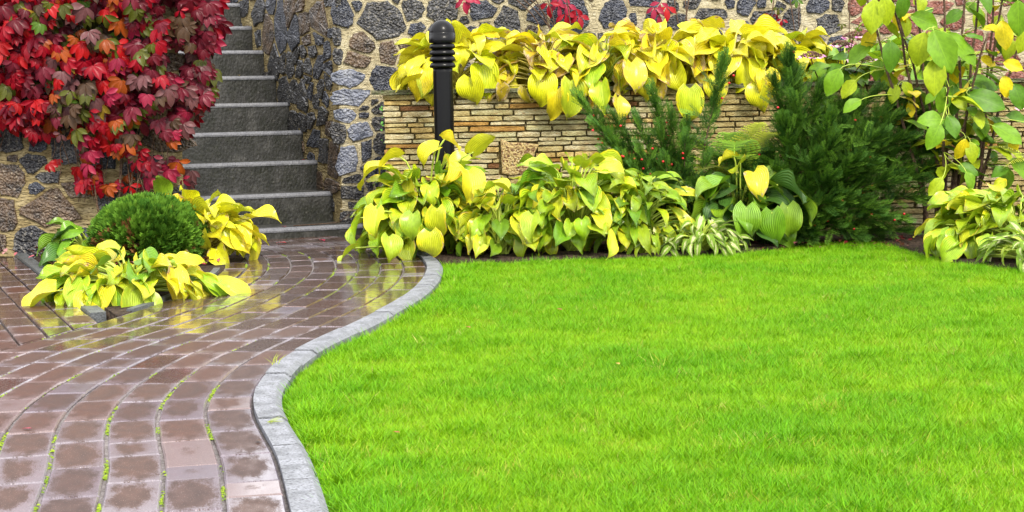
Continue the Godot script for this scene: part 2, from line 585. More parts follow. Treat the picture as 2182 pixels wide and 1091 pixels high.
	M.bark = tri(mat(Color.WHITE, 0.75, 0.3), rock_tex(S, 103, 0.04, 0.2, [Color(0.04, 0.022, 0.014), Color(0.1, 0.058, 0.036), Color(0.19, 0.12, 0.08)], 0.5, Color(0.22, 0.17, 0.12), 0.7), h2, Vector3(9, 3, 9), 0.6)
	M.black = mat(lin(0.003, 0.003, 0.0035), 0.38, 0.25)
	M.black.clearcoat_enabled = true
	M.black.clearcoat = 0.15
	M.black.clearcoat_roughness = 0.12
	# pavers
	M.paver = []
	for k in 8:
		var bloom: float = [0.12, 0.1, 0.36, 0.5, 0.28, 1.0, 0.42, 0.2][k]
		var t := paver_tex(200 + k, bloom)
		for tint in [Color(1, 1, 1), Color(0.9, 0.88, 0.9), Color(1.0, 0.93, 0.88)]:
			var m := mat(tint, 0.5, 0.35)
			m.albedo_texture = t[0]
			m.clearcoat_enabled = true
			m.clearcoat = 1.0
			m.clearcoat_roughness = 0.09 if k < 2 else 0.16
			m.clearcoat_texture = t[1]
			M.paver.append(m)
	# leaves
	var ribs := rib_height(7.0)
	var yl := Color(0.84, 0.755, 0.02)
	var yv := Color(0.6, 0.62, 0.03)
	var defs := {
		"yellow": [yl, yv, yl * 1.05, 0.08, 0.0], "lemon": [Color(0.76, 0.75, 0.03), Color(0.4, 0.5, 0.02), Color(0.68, 0.6, 0.03), 0.12, 0.0],
		"withered": [Color(0.68, 0.5, 0.03), Color(0.55, 0.42, 0.05), Color(0.66, 0.52, 0.25), 0.25, 0.42], "brownedge": [Color(0.82, 0.72, 0.03), yv, Color(0.7, 0.45, 0.06), 0.16, 0.2],
		"lime": [Color(0.32, 0.52, 0.014), Color(0.46, 0.62, 0.05), Color(0.52, 0.55, 0.02), 0.14, 0.0], "limeyellow": [Color(0.5, 0.63, 0.016), Color(0.62, 0.7, 0.06), Color(0.78, 0.7, 0.02), 0.26, 0.04],
		"green": [Color(0.15, 0.31, 0.012), Color(0.27, 0.46, 0.04), Color(0.24, 0.38, 0.02), 0.08, 0.0], "dark": [Color(0.055, 0.15, 0.02), Color(0.12, 0.24, 0.04), Color(0.1, 0.2, 0.03), 0.08, 0.0],
	}
	var sd := 300
	for k in defs:
		var d: Array = defs[k]
		K[k] = []
		for v in 2:
			sd += 1
			var t := leaf_tex(sd, d[0], d[1], 7.0, d[2], d[3], Color.BLACK, 0.0, d[4])
			for tint in ([Color(1, 1, 1), Color(0.93, 0.97, 0.8)] if v == 0 else [Color(1.0, 0.95, 0.9), Color(0.9, 0.9, 0.9)]):
				var lm := leafmat(t, tint, 0.36, 0.6, ribs, 0.4)
				lm.clearcoat_enabled = true
				lm.clearcoat = 0.35
				lm.clearcoat_roughness = 0.22
				K[k].append(lm)
	K["variegated"] = []
	for v in 3:
		var t := leaf_tex(400 + v, Color(0.24, 0.42, 0.04), Color(0.34, 0.5, 0.08), 5.0, Color(0.2, 0.38, 0.04), 0.05, Color(0.76, 0.74, 0.4), [0.45, 0.3, 0.6][v], 0.0)
		K["variegated"].append(leafmat(t, Color.WHITE, 0.34, 0.5, ribs))
	M.pin = pinnate_tex(501, 7.0)
	M.pin2 = pinnate_tex(502, 8.0)
	M.vine = {}
	var vc := {"crimson": Color(0.265, 0.003, 0.012), "scarlet": Color(0.359, 0.006, 0.008), "maroon": Color(0.101, 0.004, 0.011), "purple": Color(0.148, 0.014, 0.027), "bronze": Color(0.078, 0.043, 0.023), "mauve": Color(0.140, 0.055, 0.058), "olive": Color(0.078, 0.086, 0.009), "leafgreen": Color(0.078, 0.156, 0.016), "orange": Color(0.312, 0.062, 0.009), "gold": Color(0.429, 0.281, 0.031), "pink": Color(0.296, 0.016, 0.047)}
	for k in vc:
		M.vine[k] = leafmat(M.pin, lin(vc[k].r, vc[k].g, vc[k].b), 0.36, 0.4)
	M.vine_any = leafmat(M.pin, Color.WHITE, 0.36, 0.4)
	M.vine_any.vertex_color_use_as_albedo = true
	M.hyd = [leafmat(M.pin2, lin(0.15, 0.30, 0.012), 0.45, 0.5), leafmat(M.pin2, lin(0.32, 0.42, 0.012), 0.45, 0.55), leafmat(M.pin2, lin(0.66, 0.54, 0.012), 0.45, 0.55), leafmat(M.pin2, lin(0.085, 0.2, 0.012), 0.42, 0.45)]
	M.tinted = mat(Color.WHITE, 0.55, 0.25)
	M.tinted.vertex_color_use_as_albedo = true
	M.tinted.backlight_enabled = true
	M.tinted.backlight = Color(0.35, 0.35, 0.35)
	M.grass = mat(Color.WHITE, 0.45, 0.25)
	M.grass.vertex_color_use_as_albedo = true
	M.grass.backlight_enabled = true
	M.grass.backlight = Color(0.7, 0.7, 0.7)
	M.stalk = mat(lin(0.4, 0.5, 0.06), 0.45)
	M.stalk_yellow = mat(lin(0.6, 0.52, 0.1), 0.45)
	M.berry = mat(lin(0.45, 0.012, 0.015), 0.25)

func make_leaves() -> void:
	for k in 14:
		hosta_shapes.append(leaf_mesh("hosta", R(0.72, 0.94), R(0.3, 1.7), R(0.12, 0.6), R(0.05, 0.12), 10, 6, R(-0.5, 0.5)))
	for k in 6:
		narrow_shapes.append(leaf_mesh("hosta", R(0.36, 0.48), R(0.7, 1.7), R(0.15, 0.5), R(0.04, 0.1), 9, 4, R(-0.6, 0.6)))
	for k in 5:
		crumpled_shapes.append(leaf_mesh("hosta", R(0.5, 0.65), R(1.0, 2.2), R(0.4, 0.9), R(0.15, 0.3), 11, 8, R(-1.2, 1.2)))
	for k in 6:
		ovate_shapes.append(leaf_mesh("ovate", R(0.58, 0.7), R(0.2, 0.9), R(0.05, 0.35), R(0.02, 0.06), 8, 6, R(-0.3, 0.3)))

# ---------------------------------------------------------------- the setting
const BED := [Vector2(-2.42, -8.12), Vector2(-2.36, -7.85), Vector2(-1.965, -6.88), Vector2(-1.403, -5.62), Vector2(-1.31, -6.2), Vector2(-1.27, -6.8), Vector2(-1.27, -7.4), Vector2(-1.31, -8.0), Vector2(-1.40, -8.46), Vector2(-1.66, -8.12)]
const LAWN_BACK := [Vector2(-0.40, -7.5), Vector2(-0.31, -7.28), Vector2(0.02, -7.24), Vector2(0.45, -7.36), Vector2(1.1, -7.48), Vector2(1.32, -7.7), Vector2(1.53, -7.88), Vector2(1.8, -8.0), Vector2(1.86, -7.5), Vector2(1.9, -6.95), Vector2(2.1, -6.55), Vector2(2.6, -6.3), Vector2(3.4, -6.6), Vector2(5.9, -7.2)]

func sheet(called: String, poly: PackedVector2Array, y: float, m: Material, bump := 0.0) -> void:
	var st := new_st()
	prism(st, poly, y - 0.05, y)
	var o := part(called, commit(st), m, self)
	o.set_meta("kind", "structure")

func ground() -> void:
	var st := new_st()
	quad(st, Vector3(-60, -0.12, -60), Vector3(60, -0.12, -60), Vector3(60, -0.12, 60), Vector3(-60, -0.12, 60))
	var g := part("ground", commit(st), M.soil, self)
	g.set_meta("kind", "structure")
	sheet("planting_bed", PackedVector2Array(BED), -0.004, M.soil)
	var right := PackedVector2Array(LAWN_BACK)
	right.append_array(PackedVector2Array([Vector2(5.9, -8.6), Vector2(-0.66, -8.6), Vector2(-0.7, -9.0), Vector2(-0.92, -8.95), Vector2(-0.84, -8.6), Vector2(-0.50, -7.9)]))
	sheet("shrub_bed", right, 0.0, M.soil)

func stairs() -> void:
	var a := deg_to_rad(22.5)
	var o := thing("stone_steps", "straight flight of dark wet grey concrete steps between the two rubble walls", "stairs", Vector3(-0.871, 0, -8.826), a)
	var rise := 0.17
	for k in 11:
		var h := 0.058 + k * rise
		var z := -0.30 * k
		var b := h - rise - 0.06 if k > 0 else -0.1
		var w0 := -1.3 if k > 0 else -0.75
		var st := new_st(false)
		var ww := R(-0.003, 0.003)
		extrude_x(st, PackedVector2Array([Vector2(z + ww, b), Vector2(z + ww, h - 0.024), Vector2(z - 0.03, h - 0.024), Vector2(z - 0.03, h), Vector2(z - 0.42, h), Vector2(z - 0.42, b)]), w0, 0.05)
		var s := part("step", commit(st), M.step, o)
		var sn := new_st(false)
		extrude_x(sn, PackedVector2Array([Vector2(z + 0.004 + ww, h - 0.023), Vector2(z + 0.004 + ww, h - 0.014), Vector2(z - 0.009, h + 0.001), Vector2(z - 0.0295, h + 0.001), Vector2(z - 0.0295, h - 0.023)]), w0, 0.05)
		part("nosing", commit(sn), M.nosing, s)
	var sl := new_st(false)
	extrude_x(sl, PackedVector2Array([Vector2(-3.32, 1.5), Vector2(-3.32, 1.757), Vector2(-6, 1.757), Vector2(-6, 1.5)]), -1.6, 0.4)
	part("landing", commit(sl), M.step, o)

func left_wall() -> void:
	var o := thing("rubble_wall", "dark rubble wall with raised tan mortar under the red creeper", "wall", Vector3(0, 0, -8.1))
	var st := new_st(false)
	prism(st, PackedVector2Array([Vector2(-5.2, 0), Vector2(-1.66, 0), Vector2(-2.96, -3.15), Vector2(-5.2, -3.15)]), -0.1, 1.5)
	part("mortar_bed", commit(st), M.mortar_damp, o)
	var seeds := seeds_from([-2.538, 0.364, 0.067, 0.076, -2.407, 0.459, 0.057, 0.043, -2.52, 0.485, 0.021, 0.019, -2.351, 0.384, 0.076, 0.024, -2.392, 0.332, 0.04, 0.026, -2.2, 0.317, 0.107, 0.033, -2.058, 0.278, 0.043, 0.057, -2.33, 0.229, 0.172, 0.074, -2.563, 0.205, 0.052, 0.079, -2.427, 0.058, 0.096, 0.067, -2.27, 0.091, 0.029, 0.029, -2.179, 0.089, 0.043, 0.029, -2.594, 0.061, 0.019, 0.036, -1.757, 0.356, 0.036, 0.024, -1.718, 0.438, 0.03, 0.029, -1.801, 0.452, 0.043, 0.033, -2.343, 0.794, 0.08, 0.056, -2.532, 0.573, 0.062, 0.052, -2.225, 0.543, 0.071, 0.071, -2.474, 0.773, 0.047, 0.061, -1.898, 0.406, 0.052, 0.038, -2.072, 0.493, 0.057, 0.062, -2.005, 0.133, 0.06, 0.048, -1.834, 0.226, 0.072, 0.048, -1.714, 0.247, 0.043, 0.062])
	fill_seeds(seeds, -4.7, -1.72, 0.05, 1.44, 0.05, 0.1, 1500, 1.2)
	var pick := func(s: Array) -> int:
		var r := rng.randf()
		if absf(s[0] + 2.2) < 0.02 and s[1] < 0.35: return 2
		if s[0] < -2.5: return 3 if r < 0.7 else 0
		return 0 if r < 0.6 else (1 if r < 0.8 else (3 if r < 0.93 else 2))
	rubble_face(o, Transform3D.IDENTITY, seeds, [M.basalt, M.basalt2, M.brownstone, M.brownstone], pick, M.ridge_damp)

func right_wall() -> void:
	var a := deg_to_rad(10)
	var C := Vector3(-0.945, 0, -8.93)
	var o := thing("rubble_wall", "pale mortared rubble wall of big dark stones right of the steps", "wall", C)
	var D := Vector2(cos(a), -sin(a))
	var E := Vector2(-0.383, -0.924)
	var st := new_st(false)
	prism(st, PackedVector2Array([Vector2.ZERO, D * 7.0, D * 7.0 + Vector2(0, -3), E * 3.7 + Vector2(0.3, 0), E * 3.7]), -0.1, 1.55)
	part("mortar_bed", commit(st), M.mortar, o)
	var sst := new_st(false)
	var no := Vector2(-0.924, 0.383) * 0.003
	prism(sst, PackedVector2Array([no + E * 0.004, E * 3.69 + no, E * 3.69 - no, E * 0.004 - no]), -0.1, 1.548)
	part("shaded_damp_mortar_bed", commit(sst), M.mortar_stair, o)  # thin skin over the stair side: damp tint plus painted-in shade
	var f := seeds_from([0.038, 1.227, 0.052, 0.072, 0.115, 1.262, 0.029, 0.026, 0.256, 1.186, 0.121, 0.096, 0.001, 1.096, 0.021, 0.046, 0.135, 1.055, 0.065, 0.049, 0.0, 0.987, 0.023, 0.041, 0.104, 0.968, 0.057, 0.039, 0.059, 0.87, 0.073, 0.042, 0.076, 0.758, 0.092, 0.039, 0.263, 0.866, 0.071, 0.07, 0.285, 0.996, 0.045, 0.065, 0.426, 0.937, 0.082, 0.083, 0.405, 1.052, 0.063, 0.023, 0.441, 1.119, 0.042, 0.042, 0.514, 1.063, 0.045, 0.073, 0.418, 1.241, 0.055, 0.052, 0.595, 1.24, 0.08, 0.062, 0.818, 1.232, 0.067, 0.052, 0.961, 1.144, 0.059, 0.087, 1.106, 1.103, 0.043, 0.04, 0.832, 1.127, 0.027, 0.045, 0.838, 1.041, 0.035, 0.037, 0.977, 0.999, 0.032, 0.021, 1.306, 1.193, 0.115, 0.095, 0.713, 1.173, 0.027, 0.021, 0.332, 1.286, 0.021, 0.013, 0.196, 0.732, 0.024, 0.013, 0.221, 0.695, 0.034, 0.031, 0.026, 0.66, 0.05, 0.034, 0.132, 0.699, 0.026, 0.01, 0.136, 0.66, 0.026, 0.013, -0.008, 0.561, 0.039, 0.052, 0.115, 0.561, 0.055, 0.05, 0.216, 0.611, 0.034, 0.037, 0.037, 0.406, 0.05, 0.073, 0.141, 0.458, 0.024, 0.079, 0.224, 0.493, 0.034, 0.055, 0.189, 0.375, 0.071, 0.053, 0.066, 0.229, 0.053, 0.042, 0.159, 0.266, 0.021, 0.026, 1.575, 1.203, 0.069, 0.066, 1.62, 1.096, 0.05, 0.037, 1.69, 1.175, 0.019, 0.027, 1.801, 1.187, 0.028, 0.032, 2.137, 1.197, 0.099, 0.027, 2.27, 1.255, 0.028, 0.024, 2.15, 1.095, 0.056, 0.038, 2.363, 1.235, 0.051, 0.04, 2.462, 1.172, 0.077, 0.04, 2.576, 1.233, 0.026, 0.027, 2.642, 1.165, 0.046, 0.054, 2.806, 1.239, 0.063, 0.041, 2.921, 1.243, 0.035, 0.033, 2.864, 1.135, 0.058, 0.054, 2.348, 1.114, 0.051, 0.032, 1.954, 1.159, 0.056, 0.037, 1.427, 1.059, 0.055, 0.037, 1.842, 1.08, 0.045, 0.032])
	fill_seeds(f, 0.0, 4.3, 0.78, 1.5, 0.04, 0.09, 1100, 1.1)
	fill_seeds(f, 4.3, 6.8, 0.78, 1.5, 0.05, 0.1, 500, 1.2)
	fill_seeds(f, 0.05, 0.3, 0.05, 0.4, 0.03, 0.07, 200, 1.0)
	var pick := func(s: Array) -> int:
		var r := rng.randf()
		if s[0] > 3.0: return 4
		if s[1] < 0.92 and s[0] < 0.12: return 2 if r < 0.55 else 0
		for b in [Vector2(0.135, 1.055), Vector2(0.285, 0.996), Vector2(0.405, 1.052), Vector2(0.115, 0.561)]:
			if b.distance_to(Vector2(s[0], s[1])) < 0.02: return 3
		return 0 if r < 0.55 else (1 if r < 0.9 else 3)
	rubble_face(o, Transform3D(Basis(Vector3.UP, a), Vector3.ZERO), f, [M.basalt, M.basalt2, M.palestone, M.brownstone, M.redstone], pick, M.ridge)
	var sd := seeds_from([1.737, 1.337, 0.138, 0.06, 1.534, 1.17, 0.146, 0.089, 1.435, 1.352, 0.107, 0.041, 1.22, 1.186, 0.149, 0.121, 0.967, 1.287, 0.109, 0.062, 0.745, 1.316, 0.074, 0.033, 0.897, 1.143, 0.108, 0.084, 0.644, 1.187, 0.103, 0.049, 0.348, 1.199, 0.174, 0.069, 0.633, 1.106, 0.103, 0.022, 0.369, 1.101, 0.117, 0.027, 0.683, 1.042, 0.073, 0.028, 0.458, 1.029, 0.109, 0.024, 0.859, 1.014, 0.086, 0.034, 0.601, 0.943, 0.082, 0.038, 0.399, 0.933, 0.099, 0.051, 0.793, 0.934, 0.085, 0.039, 1.02, 0.962, 0.133, 0.057, 1.39, 0.986, 0.142, 0.074, 1.178, 0.981, 0.092, 0.046, 0.61, 0.869, 0.103, 0.019, 0.952, 0.804, 0.099, 0.057, 0.727, 0.773, 0.116, 0.078, 0.567, 0.799, 0.061, 0.033, 0.334, 0.81, 0.088, 0.038, 0.452, 0.738, 0.09, 0.033, 0.272, 0.751, 0.058, 0.032, 1.167, 0.806, 0.159, 0.064, 0.303, 0.657, 0.126, 0.04, 0.746, 0.625, 0.095, 0.039, 0.557, 0.626, 0.092, 0.039, 0.498, 0.524, 0.18, 0.041, 0.325, 0.46, 0.155, 0.049, 0.167, 0.41, 0.095, 0.075, 0.183, 0.262, 0.114, 0.03, 0.195, 0.583, 0.076, 0.027, 0.194, 1.02, 0.057, 0.042, 0.185, 0.927, 0.057, 0.032, 0.203, 0.856, 0.057, 0.037], -1.0)
	for q in sd:
		q[2] *= 1.22; q[3] *= 1.2
	fill_seeds(sd, -3.4, -0.08, 0.15, 1.5, 0.05, 0.1, 700, 1.6)
	var pick2 := func(s: Array) -> int:
		var r := rng.randf()
		if s[0] > -0.5 and s[1] > 1.15 and s[1] < 1.25: return 2
		return 0 if r < 0.5 else (1 if r < 0.8 else 2)
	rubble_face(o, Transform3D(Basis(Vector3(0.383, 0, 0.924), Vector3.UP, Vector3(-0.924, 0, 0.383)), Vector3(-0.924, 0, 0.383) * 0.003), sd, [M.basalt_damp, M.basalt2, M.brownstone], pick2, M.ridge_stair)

func slate_wall() -> void:
	var o := thing("slate_planter_wall", "low dry stone wall of thin buff slates holding the yellow hosta bed", "wall", Vector3(0, 0, -8.4))
	var st := new_st(false)
	prism(st, PackedVector2Array([Vector2(-0.655, -0.04), Vector2(5.9, -0.04), Vector2(5.9, -0.18), Vector2(-0.655, -0.18)]), -0.1, 0.765)
	part("wall_core", commit(st), M.slatecore, o)
	var fill := new_st(false)
	prism(fill, PackedVector2Array([Vector2(-0.65, -0.17), Vector2(5.9, -0.17), Vector2(5.9, -1.7), Vector2(-0.65, -0.7)]), -0.1, 0.77)
	var pf := part("planter_soil", commit(fill), M.soil, o)
	pf.set_meta("kind", "stuff")
	var shapes := []
	for k in 16:
		var p := PackedVector2Array()
		var n := 5
		for i in n: p.append(Vector2(lerpf(-0.5, 0.5, i / float(n - 1)) + (R(-0.02, 0.02) if i > 0 and i < n - 1 else R(0.0, 0.03) * (1 if i == 0 else -1)), -0.5 + R(0.0, 0.09) + (0.07 if i == 0 or i == n - 1 else 0.0)))
		for i in n: p.append(Vector2(lerpf(0.5, -0.5, i / float(n - 1)) + (R(-0.02, 0.02) if i > 0 and i < n - 1 else R(0.0, 0.03) * (-1 if i == 0 else 1)), 0.5 - R(0.0, 0.09) - (0.07 if i == 0 or i == n - 1 else 0.0)))
		shapes.append(slate_mesh(p))
	var slab := PackedVector2Array([Vector2(-0.049, 0.525), Vector2(-0.003, 0.507), Vector2(0.08, 0.503), Vector2(0.157, 0.492), Vector2(0.132, 0.45), Vector2(0.11, 0.34), Vector2(0.0, 0.33), Vector2(-0.043, 0.343)])
	var rest := []
	var y := 0.0
	var count := 0
	while y < 0.752:
		var h := minf(R(0.021, 0.034), 0.772 - y)
		if h < 0.014: break
		var x := -0.662 + R(-0.004, 0.006)
		while x < 5.8:
			var w := R(0.075, 0.2) if rng.randf() < 0.8 else R(0.2, 0.3)
			var hh := h
			var c := Vector2(x + w / 2, y + hh / 2)
			var inside := Geometry2D.is_point_in_polygon(c, slab) or Geometry2D.is_point_in_polygon(c + Vector2(-w * 0.42, 0), slab) or Geometry2D.is_point_in_polygon(c + Vector2(w * 0.42, 0), slab)
			if inside and c.x < 0.06:
				w = maxf(0.02, -0.056 - x)
				c.x = x + w / 2
				inside = w < 0.03
				if inside: w = 0.05
			elif inside:
				var nx := 0.16 - 0.25 * maxf(0.0, 0.48 - c.y)
				w = 0.05
				inside = true
				if x > nx - 0.05: inside = false; x = maxf(x, nx); c.x = x + w / 2
			if not inside:
				var gap := 0.003
				var xf := Transform3D(Basis.from_scale(Vector3(w - gap, hh - 0.0032, 1.0)).rotated(Vector3.BACK, R(-0.012, 0.012)), Vector3(c.x, c.y + R(-0.0015, 0.0015), R(-0.008, 0.005)))
				var sh: Mesh = shapes[rng.randi() % shapes.size()]
				var r := rng.randf()
				var mi := 0 if r < 0.26 else (1 if r < 0.48 else (2 if r < 0.64 else (3 if r < 0.77 else (4 if r < 0.86 else (5 if r < 0.96 else 6)))))
				var vis := (c.x < 0.78 and c.y > 0.30) or (c.x > 1.75 and c.x < 2.6 and c.y > 0.02 and c.y < 0.62)
				if vis and count < 299:
					part("slate", sh, M.slates[mi], o, xf)
					count += 1
				else:
					rest.append([sh, xf])
			x += w
		y += h
	part("slates_behind_shrubs", join(rest), M.slates[2], o, Transform3D.IDENTITY, "stuff")
	var sm := slab.duplicate()
	var cen := Vector2(0.05, 0.42)
	for i in sm.size(): sm[i] = (sm[i] - cen)
	var so := part("upright_slab", stone_mesh(sm, 0.012, 0.002), M.slabstone, o, Transform3D(Basis(), Vector3(cen.x, cen.y, -0.002)))
	so.set_meta("label", "upright rust stained slab set among the slates")
	var x2 := -0.72
	while x2 < 5.8:
		var w := R(0.3, 0.55)
		var cp := blob_poly(w / 2, 0.011, 14, 8.0, 0.05)
		for i in cp.size(): cp[i] = cp[i]
		var cs := new_st()
		var top := PackedVector2Array([Vector2(x2 + 0.003, 0.03 + R(-0.008, 0.008)), Vector2(x2 + w * 0.5, 0.03 + R(-0.008, 0.01)), Vector2(x2 + w - 0.003, 0.03 + R(-0.008, 0.008)), Vector2(x2 + w - 0.003, -0.17), Vector2(x2 + 0.003, -0.17)])
		var cs2 := new_st(false)
		prism(cs2, top, 0.768, 0.79 + R(-0.003, 0.003))
		part("cap_stone", commit(cs2), M.cap, o)
		x2 += w

func slate_mesh(p: PackedVector2Array) -> ArrayMesh:
	p = ccw(p)
	var n := p.size()
	var st := new_st(false)
	var back := []; var rim := []; var face := []
	for q in p:
		back.append(Vector3(q.x, q.y, -0.05))
		rim.append(Vector3(q.x, q.y, 0.0 + R(-0.004, 0.0)))
		face.append(Vector3(q.x * 0.97, q.y * 0.88, 0.004 + R(-0.002, 0.002)))
	for i in n:
		var j := (i + 1) % n
		quad(st, back[i], rim[i], rim[j], back[j])
		quad(st, rim[i], face[i], face[j], rim[j])
	for i in n:
		tri3(st, face[i], Vector3(0, 0, 0.005), face[(i + 1) % n])
	return commit(st)

# ---------------------------------------------------------------- paths
const INNER := [Vector2(-0.2, -0.6), Vector2(-0.24, -1.6), Vector2(-0.31, -2.3), Vector2(-0.412, -2.837), Vector2(-0.466, -3.115), Vector2(-0.512, -3.33), Vector2(-0.578, -3.576), Vector2(-0.636, -3.818), Vector2(-0.668, -4.06), Vector2(-0.676, -4.3), Vector2(-0.661, -4.6), Vector2(-0.605, -4.92), Vector2(-0.52, -5.3), Vector2(-0.42, -5.88), Vector2(-0.373, -6.42), Vector2(-0.373, -6.94), Vector2(-0.417, -7.374), Vector2(-0.497, -7.801), Vector2(-0.581, -8.041), Vector2(-0.71, -8.33), Vector2(-0.90, -8.66), Vector2(-1.2, -9.1)]
var edge := PackedVector2Array()      # dense samples of the kerb's path side, every 2 cm
var enorm := PackedVector2Array()     # unit normals towards the path (left)

func trace_edge() -> void:
	var c := Curve2D.new()
	for i in INNER.size():
		var t: Vector2 = (INNER[mini(i + 1, INNER.size() - 1)] - INNER[maxi(i - 1, 0)]) / 6.0
		c.add_point(INNER[i], -t, t)
	c.bake_interval = 0.01
	var L := c.get_baked_length()
	var raw := PackedVector2Array()
	var n := int(L / 0.02)
	for i in n + 1:
		raw.append(c.sample_baked(i * 0.02, true))
	for k in 2:
		var sm := raw.duplicate()
		for i in range(4, raw.size() - 4):
			var s := Vector2.ZERO
			for j in range(-4, 5): s += raw[i + j]
			sm[i] = s / 9.0
		raw = sm
	edge = raw
	for i in edge.size():
		var t := (edge[mini(i + 1, edge.size() - 1)] - edge[maxi(i - 1, 0)]).normalized()
		enorm.append(Vector2(t.y, -t.x) if Vector2(t.y, -t.x).x < 0 else Vector2(-t.y, t.x))

func offset_line(d: float) -> PackedVector2Array:
	var o := PackedVector2Array()
	for i in edge.size(): o.append(edge[i] + enorm[i] * d * pitch_at(edge[i].y))
	return o

func pitch_at(z: float) -> float:
	return lerpf(1.0, 1.14, smoothstep(-5.3, -3.3, z))

func along(line: PackedVector2Array, lens: PackedFloat32Array, s: float) -> Vector2:
	var k := lens.bsearch(s)
	if k <= 0: return line[0]
	if k >= line.size(): return line[-1]
	return line[k - 1].lerp(line[k], (s - lens[k - 1]) / maxf(lens[k] - lens[k - 1], 1e-6))

func lengths(line: PackedVector2Array) -> PackedFloat32Array:
	var o := PackedFloat32Array([0.0])
	for i in range(1, line.size()): o.append(o[-1] + line[i].distance_to(line[i - 1]))
	return o

# a bevelled paver over a ground polygon; uv from the brick's own axes
func paver_mesh(poly: PackedVector2Array, o: Vector2, ax: Vector2, la: float, lb: float, y: float, tilt: Vector2) -> ArrayMesh:
	var p := ccw(poly)
	var n := p.size()
	var c := Vector2.ZERO
	for q in p: c += q / n
	var st := new_st(false)
	var by := Vector2(-ax.y, ax.x)
	var P := func(q: Vector2, dy: float) -> void:
		var r := q - o
		st.set_uv(Vector2(0.5 + r.dot(ax) / la, 0.5 + r.dot(by) / lb))
		st.add_vertex(Vector3(q.x - c.x, y + dy + (q - c).dot(tilt), q.y - c.y))
	var ins := PackedVector2Array()
	for i in n:
		var q := p[i]
		var e1 := (q - p[(i + n - 1) % n]).normalized()
		var e2 := (p[(i + 1) % n] - q).normalized()
		var m := Vector2(-e1.y - e2.y, e1.x + e2.x) / (1.0 + maxf(e1.dot(e2), -0.5))
		ins.append(q + m * 0.0038)
	for i in range(1, n - 1):
		P.call(ins[0], 0.0); P.call(ins[i], 0.0); P.call(ins[i + 1], 0.0)
	for i in n:
		var j := (i + 1) % n
		P.call(p[j], -0.004); P.call(ins[j], 0.0); P.call(ins[i], 0.0)
		P.call(p[j], -0.004); P.call(ins[i], 0.0); P.call(p[i], -0.004)
		P.call(p[j], -0.004); P.call(p[i], -0.004); P.call(p[i], -0.045)
		P.call(p[j], -0.004); P.call(p[i], -0.045); P.call(p[j], -0.045)
	return commit(st)

func lay(parent: Node3D, poly: PackedVector2Array, o: Vector2, ax: Vector2, la: float, lb: float, mi: int) -> void:
	var c := Vector2.ZERO
	var p := ccw(poly)
	for q in p: c += q / p.size()
	part("paver", paver_mesh(poly, o, ax, la, lb, R(-0.0012, 0.0012), Vector2(R(-0.007, 0.007), R(-0.007, 0.007))), M.paver[mi], parent, Transform3D(Basis(), Vector3(c.x, 0, c.y)))

const PW := 0.1005
const COLS := 9

func main_path() -> void:
	trace_edge()
	var o := thing("paver_path", "", "")
	o.set_meta("kind", "structure")
	var bed := offset_line(-0.002)
	var far := offset_line(PW * COLS + 0.02)
	far.reverse()
	bed.append_array(far)
	var st := new_st()
	prism(st, bed, -0.06, -0.0065)
	part("joint_bed", commit(st), M.joint, o)
	var step_a := Vector2(-1.9, -8.39); var step_n := Vector2(-0.383, -0.924)
	var bedpoly := PackedVector2Array(BED)
	for c in COLS:
		var mid := offset_line(0.0015 + PW * (c + 0.5))
		var l0 := offset_line(0.0015 + PW * c + 0.0035)
		var l1 := offset_line(0.0015 + PW * (c + 1) - 0.0035)
		var ls := lengths(mid); var l0s := lengths(l0); var l1s := lengths(l1)
		var s := 1.4 + (0.12 if c % 2 == 1 else 0.0) + R(-0.02, 0.02)
		while s < ls[-1] - 0.3:
			var bl := R(0.242, 0.26) if rng.randf() > 0.09 else R(0.11, 0.16)
			var f0 := (s + 0.0028); var f1 := (s + bl - 0.0028)
			var k0 := clampi(ls.bsearch(f0), 1, mid.size() - 1)
			var k1 := clampi(ls.bsearch(f1), 1, mid.size() - 1)
			var km := (k0 + k1) / 2
			var ctr := along(mid, ls, s + bl / 2)
			s += bl
			if ctr.y > -2.35: continue
			if (ctr - step_a).dot(step_n) > 0.06: continue
			if Geometry2D.is_point_in_polygon(ctr, bedpoly) : continue
			var poly := PackedVector2Array([l0[k0], l0[km], l0[k1], l1[k1], l1[km], l1[k0]])
			# exact ends, square to the row
			var a := along(mid, ls, f0); var b := along(mid, ls, f1)
			poly[0] = a - enorm[k0] * (PW / 2 * pitch_at(edge[k0].y) - 0.0035); poly[5] = a + enorm[k0] * (PW / 2 * pitch_at(edge[k0].y) - 0.0035)
			poly[2] = b - enorm[k1] * (PW / 2 * pitch_at(edge[k0].y) - 0.0035); poly[3] = b + enorm[k1] * (PW / 2 * pitch_at(edge[k0].y) - 0.0035)
			var ax := (b - a).normalized()
			var d := -ctr.y
			var r := rng.randf()
			var kind: int
			if bl < 0.18: kind = 5 if r < 0.6 else 3
			elif d > 5.2: kind = 0 if r < 0.55 else 1
			elif d > 4.2: kind = 4 if r < 0.35 else (7 if r < 0.6 else (0 if r < 0.85 else 2))
			else: kind = 2 if r < 0.25 else (3 if r < 0.4 else (4 if r < 0.6 else (6 if r < 0.8 else (7 if r < 0.95 else 5))))
			lay(o, poly, ctr, ax, bl, PW, kind * 3 + rng.randi() % 3)

